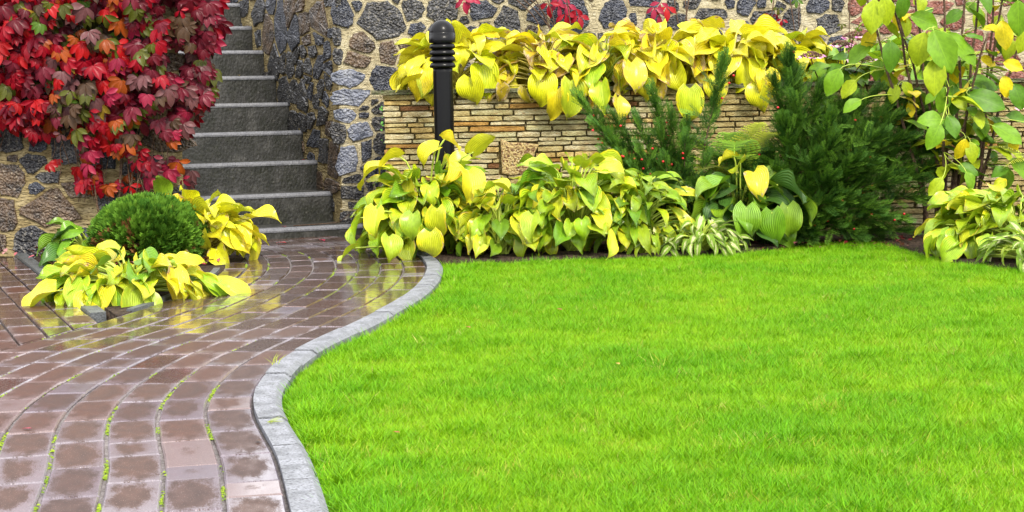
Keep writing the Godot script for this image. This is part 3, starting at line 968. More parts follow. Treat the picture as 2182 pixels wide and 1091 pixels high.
func side_path() -> void:
	var o := thing("side_path", "", "")
	o.set_meta("kind", "structure")
	var dir := Vector2(0.388, 0.922); var nrm := Vector2(-0.922, 0.388)       # nrm points away from the bed
	var anchor := Vector2(-1.965, -6.88) + nrm * 0.062
	var main := offset_line(-0.01)
	var far := offset_line(PW * COLS + 0.012)
	far.reverse()
	main.append_array(far)
	var st := new_st()
	var base := PackedVector2Array([anchor + dir * -1.4 + nrm * 0.002, anchor + dir * 3.2 + nrm * 0.002, anchor + dir * 3.2 + nrm * 1.7, anchor + dir * -1.4 + nrm * 1.7])
	prism(st, base, -0.07, -0.015)
	part("joint_bed", commit(st), M.joint, o)
	for c in 13:
		var s := -1.25 + (0.12 if c % 2 == 0 else 0.0) + R(-0.02, 0.02)
		while s < 3.1:
			var bl := R(0.2, 0.235)
			var a := anchor + nrm * (PW * (c + 0.5)) + dir * (s + 0.0022)
			var b := a + dir * (bl - 0.0044)
			var w := nrm * (PW / 2 - 0.0035)
			s += bl
			var quadp := PackedVector2Array([a - w, b - w, b + w, a + w])
			var ctr := (a + b) / 2
			if ctr.y < -8.12 or ctr.y > -2.6: continue
			for piece in Geometry2D.clip_polygons(quadp, main):
				var area := 0.0
				for i in piece.size(): area += piece[i].cross(piece[(i + 1) % piece.size()])
				if absf(area) * 0.5 < 0.0012 or piece.size() < 3 or piece.size() > 14: continue
				var r := rng.randf()
				lay(o, piece, ctr, dir, bl, PW, (0 if r < 0.4 else (1 if r < 0.65 else (4 if r < 0.85 else 2))) * 3 + rng.randi() % 3)

func strip(parent: Node3D, called: String, m: Material, a0: Array, y0: float, y1: float, bevel: float) -> void:
	# a0: pairs [inner point, outer point]; a kerb stone with its outer top edge bevelled
	var st := new_st(false)
	var n := a0.size()
	for i in n - 1:
		var ia: Vector2 = a0[i][0]; var ib: Vector2 = a0[i + 1][0]
		var oa: Vector2 = a0[i][1]; var ob: Vector2 = a0[i + 1][1]
		var ma := ia.lerp(oa, 1.0 - bevel); var mb := ib.lerp(ob, 1.0 - bevel)
		var V := func(p: Vector2, y: float) -> Vector3: return Vector3(p.x, y, p.y)
		quad(st, V.call(ia, y1), V.call(ib, y1), V.call(mb, y1), V.call(ma, y1))
		quad(st, V.call(ma, y1), V.call(mb, y1), V.call(ob, y1 - 0.012), V.call(oa, y1 - 0.012))
		quad(st, V.call(oa, y1 - 0.012), V.call(ob, y1 - 0.012), V.call(ob, y0), V.call(oa, y0))
		quad(st, V.call(ib, y1), V.call(ia, y1), V.call(ia, y0), V.call(ib, y0))
	for e in [0, n - 1]:
		var i: Vector2 = a0[e][0]; var q: Vector2 = a0[e][1]
		var mm := i.lerp(q, 1.0 - bevel)
		var p := [Vector3(i.x, y0, i.y), Vector3(i.x, y1, i.y), Vector3(mm.x, y1, mm.y), Vector3(q.x, y1 - 0.012, q.y), Vector3(q.x, y0, q.y)]
		for k in range(1, 4):
			if e == 0: tri3(st, p[0], p[k], p[k + 1])
			else: tri3(st, p[0], p[k + 1], p[k])
	part(called, commit(st), m, parent)

func kerb_and_edging() -> void:
	var o := thing("granite_kerb", "pale grey granite kerb curving between the wet paver path and lawn", "kerb")
	var i := 20
	while edge[i].y > -2.0: i += 1
	while i < edge.size() - 30 and edge[i].y > -8.45:
		var n := 15 + rng.randi() % 8
		if edge[i].y < -3.9 and edge[i].y > -4.5: n = 10
		var pts := []
		var k := i
		while k <= i + n and k < edge.size() - 1:
			var t := 0.002 if k == i or k >= i + n - 1 else 0.0
			pts.append([edge[k] - enorm[k] * 0.001, edge[k] - enorm[k] * 0.07])
			k += 2 if k + 2 <= i + n or k == i + n else 1
		if pts.size() > 1:
			# leave an open joint of 4 mm at the far end
			var la: Vector2 = pts[-1][0]; var lb: Vector2 = pts[-1][1]
			pts[-1] = [la.move_toward(pts[-2][0], 0.007), lb.move_toward(pts[-2][1], 0.007)]
			strip(o, "kerb_stone", M.kerb, pts, -0.12, 0.010 + R(-0.004, 0.003), 0.22)
		i += n
	var e := thing("bed_edging", "thin dark grey edging strip round the left planting bed", "edging")
	var dir := Vector2(0.388, 0.922).normalized(); var nrm := Vector2(-0.922, 0.388)
	var a := Vector2(-1.965, -6.88)
	var s := -1.3
	while s < 1.28:
		var l := 0.5
		var s1 := minf(s + l, 1.30)
		strip(e, "edging_stone", M.edging, [[a + dir * s1 + nrm * 0.0, a + dir * s1 + nrm * 0.058], [a + dir * (s + 0.004), a + dir * (s + 0.004) + nrm * 0.058]], -0.08, 0.004, 0.05)
		s += l
	var line := offset_line(PW * COLS + 0.014)
	var line2 := offset_line(PW * COLS + 0.044)
	var pts := []
	for k in range(0, line.size(), 6):
		if line[k].y < -5.66 and line[k].y > -7.2: pts.append([line2[k], line[k]])
		if pts.size() == 7 or (line[k].y < -7.1 and pts.size() > 1):
			pts.reverse()
			strip(e, "edging_stone", M.edging, pts, -0.08, 0.006, 0.05)
			pts = [pts[0]]

# ---------------------------------------------------------------- objects
func bollard() -> void:
	var o := thing("bollard_lamp", "black louvred bollard garden lamp in front of the slate wall", "bollard lamp", Vector3(-0.328, 0.012, -8.05))
	o.add_child(lathe("post", [[0.05, -0.03], [0.05, 0.86], [0.049, 0.885], [0.0, 0.886]], M.black), true)
	o.add_child(lathe("base_plate", [[0.075, 0.0], [0.075, 0.02], [0.07, 0.025], [0.0, 0.0255]], M.black), true)
	var y := 0.884
	for k in 4:
		o.add_child(lathe("louvre", [[0.05, y - 0.004], [0.062, y], [0.0655, y + 0.003], [0.0655, y + 0.01], [0.0585, y + 0.024], [0.05, y + 0.027]], M.black), true)
		y += 0.0315
	o.add_child(lathe("lamp_core", [[0.046, 0.886], [0.046, 1.03]], M.black), true)
	var dome := [[0.0655, 1.008], [0.067, 1.014], [0.067, 1.05]]
	for k in 13:
		var g := PI / 2 * k / 12.0
		dome.append([0.0665 * cos(g), 1.05 + 0.072 * sin(g)])
	o.add_child(lathe("dome", dome, M.black), true)

func lathe(called: String, prof: Array, m: Material) -> MeshInstance3D:
	var st := new_st()
	var n := 32
	for i in prof.size() - 1:
		for s in n:
			var a := TAU * s / n; var b := TAU * (s + 1) / n
			var p: Array = prof[i]; var q: Array = prof[i + 1]
			quad(st, Vector3(q[0] * cos(a), q[1], q[0] * sin(a)), Vector3(q[0] * cos(b), q[1], q[0] * sin(b)), Vector3(p[0] * cos(b), p[1], p[0] * sin(b)), Vector3(p[0] * cos(a), p[1], p[0] * sin(a)))
	var o := MeshInstance3D.new()
	o.name = called
	o.mesh = commit(st)
	o.material_override = m
	return o

# a clump: leaves on long stalks from one crown, the outer ones lower and hanging
# extras: [x, y, z (from the centre), azimuth deg, pitch deg (down +), length, kind]
func hosta(label: String, at: Vector3, rad: float, high: float, n: int, L: float, kinds: Array, shapes: Array, extras := [], squash := 1.0, arc := TAU, arc0 := 0.0, low := 0.25) -> Node3D:
	var o := thing("hosta", label, "hosta plant", at)
	var st := new_st()
	n = int(n * 2.7)
	L *= 0.74
	for i in n:
		var t := (i + 0.5) / n
		var az := i * 2.39996 + R(-0.5, 0.5)
		if arc < TAU: az = arc0 + fposmod(az, arc)
		var out := Vector3(cos(az), 0, sin(az) * squash)
		var r := rad * (0.15 + 0.62 * sqrt(t)) * R(0.85, 1.12)
		var y := high * lerpf(1.0, low, pow(t, 1.35)) * R(0.72, 1.15)
		var pitch := lerpf(-0.4, 0.85, t) + R(-0.5, 0.45)
		put_leaf(o, st, out * r + Vector3(0, y, 0), out, pitch, L * R(0.72, 1.12), kinds[rng.randi() % kinds.size()], shapes)
	for x in extras:
		var az := deg_to_rad(x[3])
		put_leaf(o, st, Vector3(x[0], x[1], x[2]), Vector3(cos(az), 0, sin(az)), deg_to_rad(x[4] + R(-12, 12)), x[5] * R(0.64, 0.86), x[6], shapes)
	part("stalks", commit(st), M.stalk_yellow if kinds[0] in ["yellow", "lemon"] else M.stalk, o, Transform3D.IDENTITY, "stuff")
	return o

func put_leaf(o: Node3D, st: SurfaceTool, b: Vector3, out: Vector3, pitch: float, len: float, kind: String, shapes: Array) -> void:
	out = out.normalized()
	var d := out * cos(pitch) - Vector3.UP * sin(pitch)
	var up := Vector3.UP * cos(pitch) + out * sin(pitch)
	up = up.rotated(d, R(-0.75, 0.75))
	var ms: Array = K[kind]
	var sh := crumpled_shapes if kind == "withered" and rng.randf() < 0.75 else shapes
	var mesh: Mesh = sh[rng.randi() % sh.size()]
	part("leaf", mesh, ms[rng.randi() % ms.size()], o, facing(d, up, b, len))
	var foot := Vector3(R(-0.03, 0.03), 0.0, R(-0.03, 0.03))
	tube(st, bez(foot, Vector3(b.x * 0.35, b.y * 0.95, b.z * 0.35), b + d * 0.01, 5), 0.0055, 0.004, 4)

func hostas() -> void:
	# left planting bed
	hosta("yellow hosta between the clipped globe bush and the bottom step", Vector3(-1.47, 0.02, -7.62), 0.26, 0.22, 20, 0.2, ["yellow", "yellow", "lemon", "lemon", "brownedge"], hosta_shapes, [
		[-0.07, 0.24, 0.0, 110, -75, 0.17, "yellow"], [0.0, 0.2, 0.05, 55, -50, 0.2, "lemon"], [-0.02, 0.17, 0.1, 80, -40, 0.17, "yellow"], [0.22, 0.17, -0.02, 10, -8, 0.2, "yellow"], [0.2, 0.12, 0.08, 20, 10, 0.22, "lemon"], [-0.16, 0.25, -0.05, 170, -25, 0.15, "lemon"],
		[0.1, 0.16, 0.12, 60, 55, 0.2, "lemon"], [0.18, 0.12, 0.14, 50, 60, 0.2, "yellow"], [0.03, 0.13, 0.2, 85, 75, 0.17, "lemon"], [0.22, 0.07, 0.1, 30, 50, 0.18, "brownedge"]])
	hosta("wilting lime and yellow hosta sprawling over the point of the left bed", Vector3(-1.5, 0.0, -6.18), 0.36, 0.13, 40, 0.17, ["lime", "limeyellow", "limeyellow", "green", "lemon", "brownedge"], hosta_shapes, [
		[-0.22, 0.05, 0.2, 140, 20, 0.2, "limeyellow"], [0.3, 0.06, 0.02, 10, 20, 0.22, "lime"], [0.36, 0.04, 0.0, 5, 18, 0.2, "limeyellow"], [0.1, 0.15, 0.05, 70, 30, 0.2, "lime"], [0.02, 0.12, 0.14, 95, 55, 0.2, "limeyellow"], [0.2, 0.11, 0.08, 60, 60, 0.2, "brownedge"], [-0.05, 0.17, -0.1, 120, -10, 0.18, "limeyellow"], [-0.12, 0.09, 0.2, 110, 40, 0.2, "lime"], [0.1, 0.06, 0.22, 80, 50, 0.18, "lime"]])
	hosta("dark green hosta tucked left of the clipped globe bush", Vector3(-2.0, 0.02, -7.5), 0.2, 0.14, 12, 0.19, ["dark", "green", "green"], hosta_shapes)
	hosta("pale yellow hosta half hidden behind the clipped globe bush", Vector3(-1.8, 0.02, -7.93), 0.16, 0.2, 9, 0.16, ["lemon", "lime", "green"], hosta_shapes, [[0.07, 0.27, 0.0, 80, -80, 0.17, "green"]])
	# by the foot of the lamp
	hosta("tall yellow green hosta round the foot of the black bollard lamp", Vector3(-0.40, 0.0, -7.7), 0.37, 0.37, 66, 0.195, ["lime", "limeyellow", "limeyellow", "limeyellow", "lime", "green"], hosta_shapes, [
		[0.08, 0.55, 0.05, 30, 5, 0.17, "yellow"], [0.06, 0.51, 0.1, 165, 5, 0.17, "yellow"], [-0.12, 0.47, 0.05, 175, 8, 0.2, "yellow"], [-0.2, 0.43, 0.08, 178, 18, 0.22, "yellow"], [0.1, 0.45, 0.12, 70, 20, 0.2, "yellow"], [0.22, 0.48, 0.1, 20, -35, 0.18, "lemon"], [0.2, 0.4, 0.16, 60, 40, 0.21, "lemon"], [-0.08, 0.36, 0.18, 95, 65, 0.19, "brownedge"], [0.02, 0.34, 0.2, 80, 40, 0.17, "limeyellow"], [0.26, 0.33, 0.2, 60, 55, 0.2, "lemon"], [0.3, 0.34, 0.12, 30, 20, 0.18, "lemon"],
		[0.06, 0.24, 0.38, 85, 75, 0.23, "limeyellow"], [-0.05, 0.22, 0.40, 110, 60, 0.17, "lime"], [0.03, 0.14, 0.47, 80, 80, 0.21, "limeyellow"], [-0.22, 0.24, 0.34, 110, 70, 0.22, "limeyellow"], [-0.16, 0.12, 0.44, 75, 55, 0.18, "lime"], [-0.33, 0.06, 0.28, 150, 35, 0.17, "limeyellow"], [-0.31, 0.2, 0.2, 130, 65, 0.2, "lime"]], 0.85)
	hosta("spreading lime hosta with drooping leaves at the centre of the lawn edge", Vector3(0.3, 0.0, -7.68), 0.44, 0.38, 72, 0.19, ["lime", "limeyellow", "lime", "lime", "green", "limeyellow"], hosta_shapes, [
		[0.0, 0.29, 0.12, 100, 10, 0.2, "yellow"], [-0.14, 0.3, 0.15, 120, 30, 0.19, "yellow"], [-0.2, 0.2, 0.33, 115, 50, 0.2, "lime"], [0.14, 0.12, 0.4, 60, 60, 0.18, "limeyellow"]], 0.85)
	hosta("low lime hosta filling the gap between lamp clump and centre clump", Vector3(-0.05, 0.0, -7.58), 0.26, 0.3, 34, 0.17, ["lime", "limeyellow", "green", "limeyellow"], hosta_shapes)
	hosta("narrow leaved lime hosta leaning on the thin yew", Vector3(0.6, 0.0, -7.68), 0.32, 0.33, 42, 0.2, ["lime", "green", "lime", "limeyellow"], narrow_shapes)
	hosta("small cream variegated hosta flopped on the grass below the dark hosta", Vector3(0.9, 0.0, -7.56), 0.26, 0.12, 44, 0.12, ["variegated"], narrow_shapes, [[0.05, 0.14, 0.0, 60, 45, 0.15, "variegated"], [0.0, 0.16, 0.02, 110, 40, 0.14, "variegated"]])
	hosta("small variegated hosta against the centre lime clump", Vector3(0.66, 0.0, -7.5), 0.15, 0.1, 18, 0.11, ["variegated", "lime"], narrow_shapes)
	hosta("broad leaved dark green hosta in front of the spreading yew", Vector3(1.12, 0.0, -7.82), 0.3, 0.32, 26, 0.23, ["green", "green", "dark"], hosta_shapes, [
		[-0.02, 0.43, 0.05, 175, 0, 0.16, "lemon"], [0.05, 0.36, 0.14, 80, 30, 0.2, "brownedge"], [0.0, 0.4, 0.08, 120, -10, 0.17, "limeyellow"], [-0.08, 0.32, 0.12, 165, 25, 0.22, "green"], [0.12, 0.18, 0.26, 95, 70, 0.23, "green"], [0.2, 0.2, 0.22, 60, 65, 0.24, "green"], [0.26, 0.25, 0.14, 30, 60, 0.24, "green"], [0.0, 0.2, 0.24, 105, 60, 0.22, "green"], [0.16, 0.3, 0.14, 40, 10, 0.24, "dark"]], 0.8)
	# right-hand bed
	hosta("pale lime hosta mound at the right end of the lawn", Vector3(2.27, 0.0, -7.15), 0.5, 0.25, 70, 0.19, ["lime", "limeyellow", "lime", "lime"], hosta_shapes, [], 0.75)
	hosta("cream streaked hosta at the far right edge of the lawn", Vector3(2.2, 0.0, -6.7), 0.24, 0.13, 36, 0.15, ["variegated", "variegated", "lime"], narrow_shapes)
	# raised planter
	var P := 0.79
	hosta("golden hosta on the planter wall beside the bollard lamp", Vector3(-0.28, P, -8.55), 0.32, 0.26, 19, 0.235, ["yellow", "yellow", "lemon"], hosta_shapes, [
		[0.02, 0.22, 0.0, 100, -75, 0.24, "lemon"], [-0.06, 0.13, 0.12, 110, 50, 0.24, "lemon"], [-0.18, 0.06, 0.2, 160, 15, 0.22, "yellow"], [-0.16, 0.1, 0.18, 120, 60, 0.24, "yellow"], [0.14, 0.12, 0.14, 70, 55, 0.25, "lemon"], [0.08, 0.06, 0.2, 80, 70, 0.2, "yellow"], [0.24, 0.17, 0.06, 30, 10, 0.23, "yellow"]], 0.7)
	hosta("half withered golden hosta drooping brown leaves over the slate wall", Vector3(0.2, P, -8.55), 0.34, 0.25, 26, 0.235, ["yellow", "withered", "brownedge", "withered", "lemon"], hosta_shapes, [
		[-0.1, 0.26, 0.1, 160, -10, 0.2, "brownedge"], [0.12, 0.03, 0.24, 85, 72, 0.27, "limeyellow"], [-0.02, 0.06, 0.22, 95, 70, 0.25, "yellow"], [-0.12, 0.0, 0.22, 95, 85, 0.17, "withered"], [-0.24, 0.02, 0.2, 95, 85, 0.16, "withered"], [0.04, -0.02, 0.25, 85, 80, 0.22, "yellow"], [0.26, 0.02, 0.22, 85, 80, 0.2, "withered"], [0.08, 0.16, 0.14, 80, 50, 0.2, "withered"]], 0.7)
	hosta("lime and gold hosta hanging lowest over the slate wall", Vector3(0.5, P, -8.5), 0.28, 0.22, 18, 0.24, ["limeyellow", "yellow", "brownedge"], hosta_shapes, [[-0.04, 0.1, 0.14, 110, 40, 0.25, "lime"], [-0.02, 0.02, 0.22, 85, 62, 0.27, "limeyellow"], [0.06, -0.06, 0.24, 80, 75, 0.22, "brownedge"], [0.14, 0.12, 0.16, 70, 50, 0.24, "brownedge"], [0.02, 0.26, 0.08, 10, -10, 0.22, "yellow"]], 0.7)
	hosta("golden hosta with bleached leaves at the middle of the planter", Vector3(0.82, P, -8.58), 0.36, 0.28, 28, 0.24, ["yellow", "yellow", "brownedge", "withered", "lemon"], hosta_shapes, [[0.04, 0.1, 0.2, 80, 60, 0.25, "yellow"], [-0.1, 0.06, 0.2, 95, 70, 0.25, "lemon"], [0.12, -0.02, 0.25, 85, 76, 0.27, "limeyellow"], [-0.18, 0.12, 0.18, 120, 45, 0.24, "brownedge"], [0.02, 0.2, 0.15, 90, 40, 0.24, "brownedge"]], 0.7)
	hosta("dense golden hosta behind the fern and yew tips", Vector3(1.2, P, -8.6), 0.38, 0.26, 32, 0.25, ["yellow", "yellow", "lemon", "yellow", "brownedge"], hosta_shapes, [[0.04, 0.12, 0.2, 90, 55, 0.26, "yellow"], [-0.12, 0.04, 0.24, 90, 75, 0.24, "brownedge"], [0.14, 0.06, 0.24, 80, 65, 0.27, "yellow"], [0.24, 0.16, 0.16, 40, 20, 0.27, "yellow"], [0.1, 0.0, 0.26, 90, 80, 0.22, "brownedge"]], 0.7)
	hosta("yellow hosta fading to lime at the right end of the golden row", Vector3(1.52, P, -8.68), 0.28, 0.22, 16, 0.22, ["yellow", "lemon", "limeyellow"], hosta_shapes, [], 0.7)
	hosta("fresh green hosta on the planter behind the hydrangea stems", Vector3(2.25, P, -8.75), 0.36, 0.2, 26, 0.17, ["lime", "green", "lime"], hosta_shapes, [], 0.6)
	hosta("green hosta below the pink flower heads on the planter", Vector3(1.82, P, -8.72), 0.26, 0.17, 18, 0.18, ["lime", "green"], hosta_shapes, [], 0.6)

func thuja() -> void:
	var at := Vector3(-1.7, 0.0, -7.45)
	var o := thing("globe_thuja", "clipped globe of feathery green conifer with brown patches", "conifer bush", at)
	var st := new_st()
	for k in 9:
		var g := TAU * k / 9
		tube(st, bez(Vector3.ZERO, Vector3(cos(g) * 0.06, 0.1, sin(g) * 0.06), Vector3(cos(g) * 0.16, R(0.15, 0.24), sin(g) * 0.16), 4), 0.008, 0.003, 4)
	part("stem", commit(st), M.bark, o)
	# one flat scaly spray
	var sp := new_st(false)
	var rib := func(a: Vector3, b: Vector3, w: float) -> void:
		var d := (b - a).normalized()
		var s := d.cross(Vector3.UP).normalized() * w
		var m := a.lerp(b, 0.5)
		tri3(sp, a, m + s, b)
		tri3(sp, a, b, m - s)
	rib.call(Vector3.ZERO, Vector3(0, 0, 0.05), 0.0042)
	for k in 4:
		var z := 0.008 + 0.01 * k
		for s in [-1, 1]:
			var tip := Vector3(s * (0.02 - 0.0028 * k), 0.003, z + 0.017)
			rib.call(Vector3(0, 0, z), tip, 0.0042)
			rib.call(Vector3(0, 0, z).lerp(tip, 0.45), Vector3(s * 0.011, 0.001, z + 0.02), 0.0034)
	var spray := commit(sp)
	var xfs := []; var cols := []
	var n1 := FastNoiseLite.new(); n1.seed = 9; n1.frequency = 7.0
	for k in 13000:
		var v := Vector3(rng.randfn(), rng.randfn(), rng.randfn()).normalized()
		var depth := 1.0 - absf(rng.randfn()) * 0.08 if k % 4 else R(0.6, 0.88)
		var bump := 1.0 + 0.07 * n1.get_noise_3d(v.x * 0.4, v.y * 0.4, v.z * 0.4)
		var p := Vector3(v.x * 0.243, v.y * 0.17, v.z * 0.243) * depth * bump + Vector3(0, 0.125, 0)
		if p.y < 0.01: continue
		var d := (v + Vector3(R(-0.5, 0.5), R(0.05, 0.75), R(-0.5, 0.5))).normalized()
		xfs.append(facing(d, Vector3(R(-1, 1), R(-1, 1), R(-1, 1)), p, R(0.45, 0.85)))
		var br := n1.get_noise_3d(p.x * 1.3 + 5, p.y * 1.3, p.z * 1.3)
		var c := Color(0.04, 0.12, 0.012).lerp(Color(0.17, 0.33, 0.03), clampf(rng.randf() * 0.8 + 0.3 * n1.get_noise_3d(p.x, p.y, p.z), 0, 1))
		if (p.x < -0.02 and p.y < 0.2 and br > 0.02 and rng.randf() < 0.7) or (br > 0.4 and rng.randf() < 0.6): c = Color(0.16, 0.075, 0.025) * R(0.6, 1.3)
		cols.append(Color(c.r, c.g, c.b))
	many("foliage", spray, M.tinted, o, xfs, cols)

# ---------------------------------------------------------------- red creeper on the left wall
func compound(nl: int, spread: float, droop: float) -> ArrayMesh:
	var l := []
	for k in nl:
		var f := (k - (nl - 1) / 2.0)
		var a := f * spread / maxf(1.0, (nl - 1) / 2.0)
		var s := 1.0 - 0.13 * absf(f) + R(-0.05, 0.05)
		var m := leaf_mesh("leaflet", R(0.4, 0.5), droop + R(-0.2, 0.3), R(0.12, 0.4), R(0.01, 0.04), 6, 4, R(-0.2, 0.2))
		l.append([m, Transform3D(Basis(Vector3.UP, a) * Basis(Vector3.RIGHT, R(0.0, 0.3)) * Basis.from_scale(Vector3.ONE * s), Vector3(sin(a), 0, cos(a)) * 0.06)])
	return join(l)

func lower_edge(x: float) -> float:      # height above ground down to which the creeper hangs
	var xs := [-4.3, -2.6, -2.35, -2.2, -2.1, -1.95, -1.85, -1.75, -1.62, -1.5, -1.46]
	var ys := [0.6, 0.58, 0.46, 0.3, 0.24, 0.21, 0.26, 0.3, 0.26, 0.36, 0.8]
	for i in xs.size() - 1:
		if x < xs[i + 1]: return lerpf(ys[i], ys[i + 1], clampf((x - xs[i]) / (xs[i + 1] - xs[i]), 0, 1))
	return 1.1

func creeper() -> void:
	var o := thing("red_creeper", "red and purple autumn creeper hanging down the left rubble wall", "climbing plant", Vector3(0, 0, -8.08))
	var meshes := []
	for k in 14: meshes.append(compound(5 if k < 5 or k > 9 else 3, R(1.0, 1.35), R(0.3, 0.7)))
	# stems
	for k in 26:
		var x := R(-3.1, -1.72)
		var st := new_st()
		var pts := []
		var y := 1.52
		var z := 0.03
		var yl := lower_edge(x)
		while y > yl - 0.03:
			pts.append(Vector3(x, y, z))
			y -= 0.09
			x += R(-0.035, 0.035)
			z = clampf(z + R(-0.015, 0.018), 0.025, 0.09)
		if pts.size() > 2:
			tube(st, pts, 0.005, 0.002, 5)
			part("stem", commit(st), M.bark, o)
	for q in [[-2.04, -2.1], [-1.99, -1.93], [-1.86, -1.93], [-1.75, -1.72], [-2.0, -1.9], [-1.93, -1.82]]:
		var st := new_st()
		tube(st, bez(Vector3(q[0], 0.0, 0.06), Vector3((q[0] + q[1]) / 2 + R(-0.05, 0.05), 0.35, 0.08), Vector3(q[1], 0.85, 0.03), 8), 0.006, 0.003, 5)
		part("stem", commit(st), M.bark, o)
	var n := FastNoiseLite.new(); n.seed = 77; n.frequency = 2.6
	var cand := []
	for k in 4200:
		var x := R(-4.2, -1.44)
		var y := R(0.34, 1.5)
		var ye := lower_edge(x) + 0.22 * n.get_noise_2d(x * 2.2 + 9.0, 3.0) + 0.02
		if y < ye: continue
		if x > -1.62 + 0.17 * clampf((y - 0.45) / 0.6, 0, 1) + 0.08 * n.get_noise_1d(y * 3.0): continue
		var edge_d := y - ye
		var hole := n.get_noise_2d(x * 1.7, y * 1.7)
		if edge_d < 0.45 and hole < -0.16 + 0.42 * (0.45 - edge_d): continue
		if hole < -0.22 - 0.2 * n.get_noise_2d(x * 5.0, y * 5.0): continue
		cand.append(Vector2(x, y))
	var xfs := []; var cols := []
	var done := 0
	for p in cand:
		var hang: float = clampf((p.y - lower_edge(p.x)) / 0.5, 0.15, 1.0)
		var z := R(0.03, 0.08 + 0.19 * hang)
		if p.x > -1.66: z = R(-0.12, 0.16)
		var d := Vector3(R(-0.55, 0.55), R(-1.0, -0.6), R(-0.1, 0.5)).normalized()
		var up := Vector3(R(-0.6, 0.6), R(-0.1, 0.7), 0.85).normalized()
		var size := R(0.05, 0.1) * (0.85 if p.y < 0.6 else 1.0)
		var q := n.get_noise_2d(p.x * 1.1 + 40, p.y * 1.1)
		var r := rng.randf()
		var kind: String
		if p.x < -2.3:
			kind = "crimson" if r < 0.35 else ("scarlet" if r < 0.6 else ("maroon" if r < 0.78 else ("purple" if r < 0.92 else ("olive" if r < 0.98 else "gold"))))
		elif p.x < -1.85:
			if q > 0.1: kind = "bronze" if r < 0.3 else ("olive" if r < 0.5 else ("mauve" if r < 0.68 else ("scarlet" if r < 0.8 else ("leafgreen" if r < 0.88 else "purple"))))
			else: kind = "scarlet" if r < 0.26 else ("crimson" if r < 0.46 else ("orange" if r < 0.6 else ("pink" if r < 0.72 else ("gold" if r < 0.745 else ("maroon" if r < 0.9 else "olive")))))
		else:
			kind = "purple" if r < 0.32 else ("mauve" if r < 0.5 else ("maroon" if r < 0.62 else ("pink" if r < 0.7 else ("crimson" if r < 0.8 else ("bronze" if r < 0.92 else "olive")))))
		if p.y < 0.62 and r > 0.5 and p.x > -2.2: kind = "orange" if r < 0.68 else ("pink" if r < 0.85 else "crimson")
		var xf := facing(d, up, Vector3(p.x, p.y, z), size)
		if z > 0.075 * hang + 0.02 and p.x > -2.75 and p.y < 1.32 and done < 290:
			part("leaf", meshes[rng.randi() % meshes.size()], M.vine[kind], o, xf)
			done += 1
		else:
			var c: Color = M.vine[kind].albedo_color.srgb_to_linear() * R(0.75, 1.1)
			xfs.append(xf); cols.append(Color(c.r, c.g, c.b))
	many("leaves_behind", meshes[0], M.vine_any, o, xfs, cols)
	# wisps on the right wall
	var w := thing("red_creeper", "thin red leaved creeper trailing on the wall above the golden hostas", "climbing plant", Vector3(0, 0, -9.02))
	var spots := [Vector2(0.235, 1.265), Vector2(0.287, 1.251), Vector2(0.326, 1.203), Vector2(0.387, 1.236), Vector2(0.404, 1.196), Vector2(0.837, 1.235), Vector2(0.903, 1.238), Vector2(0.863, 1.2), Vector2(-0.241, 1.282), Vector2(0.34, 1.26), Vector2(0.87, 1.26), Vector2(0.30, 1.3), Vector2(-0.21, 1.3)]
	for p in spots:
		var kk: String = ["crimson", "scarlet", "pink"][rng.randi() % 3]
		part("leaf", meshes[5 + rng.randi() % 3], M.vine[kk], w, facing(Vector3(R(-0.4, 0.4), -0.9, 0.35), Vector3(R(-0.3, 0.3), 0.4, 0.9), Vector3(p.x, p.y, R(-0.04, 0.04) - p.x * 0.17), R(0.07, 0.09)))
	for k in 16:
		var x := R(1.4, 2.05)
		var y := R(1.1, 1.34)
		if x > 1.75 and x < 1.93: continue
		var kk: String = ["maroon", "crimson", "olive", "leafgreen"][rng.randi() % 4]
		part("leaf", meshes[5 + rng.randi() % 3], M.vine[kk], w, facing(Vector3(R(-0.4, 0.4), -0.9, 0.3), Vector3(R(-0.3, 0.3), 0.4, 0.9), Vector3(x, y, 0.02 - x * 0.17), R(0.03, 0.05)))
	var ends := [[0.0, 1.35, 0.27, 1.05], [-0.05, 1.35, 0.2, 1.08], [0.05, 1.35, 0.3, 1.06], [0.12, 1.35, 0.28, 1.02], [0.2, 1.35, 0.27, 1.1], [0.95, 1.35, 0.98, 1.1], [1.0, 1.35, 1.02, 1.12], [1.05, 1.35, 1.0, 1.08], [1.55, 1.35, 1.5, 1.08], [1.62, 1.35, 1.66, 1.05], [1.7, 1.35, 1.68, 1.1], [2.0, 1.35, 1.98, 1.05], [0.32, 1.35, 0.36, 1.05]]
	for q in ends:
		var st := new_st()
		var za: float = 0.005 - q[0] * 0.17; var zb: float = 0.03 - q[2] * 0.17
		tube(st, bez(Vector3(q[0], q[1], za), Vector3(lerpf(q[0], q[2], 0.75) + R(-0.03, 0.03), lerpf(q[1], q[3], 0.45), (za + zb) / 2 + 0.02), Vector3(q[2], q[3], zb), 7), 0.0038, 0.003, 4)
		part("stem", commit(st), M.bark, w)

# ---------------------------------------------------------------- yews
func sprig_mesh() -> ArrayMesh:
	var st := new_st(false)
	var L := 0.085
	tube(st, [Vector3.ZERO, Vector3(0, 0.002, L * 0.5), Vector3(0, 0, L)], 0.0013, 0.0007, 3)
	for k in 11:
		var z := 0.006 + k * 0.0074
		var len := 0.024 * (1.0 - 0.35 * pow(k / 10.0, 3.0))
		for s in [-1, 1]:
			var b := Vector3(0, 0.0008, z)
			var tip := b + Vector3(s * len * 0.86, R(0.0, 0.008), len * R(0.4, 0.6))
			var w := Vector3(0, 0.0005, 0.0026)
			var m := b.lerp(tip, 0.5)
			tri3(st, b, m + w, tip)
			tri3(st, b, tip, m - w)
	return commit(st)

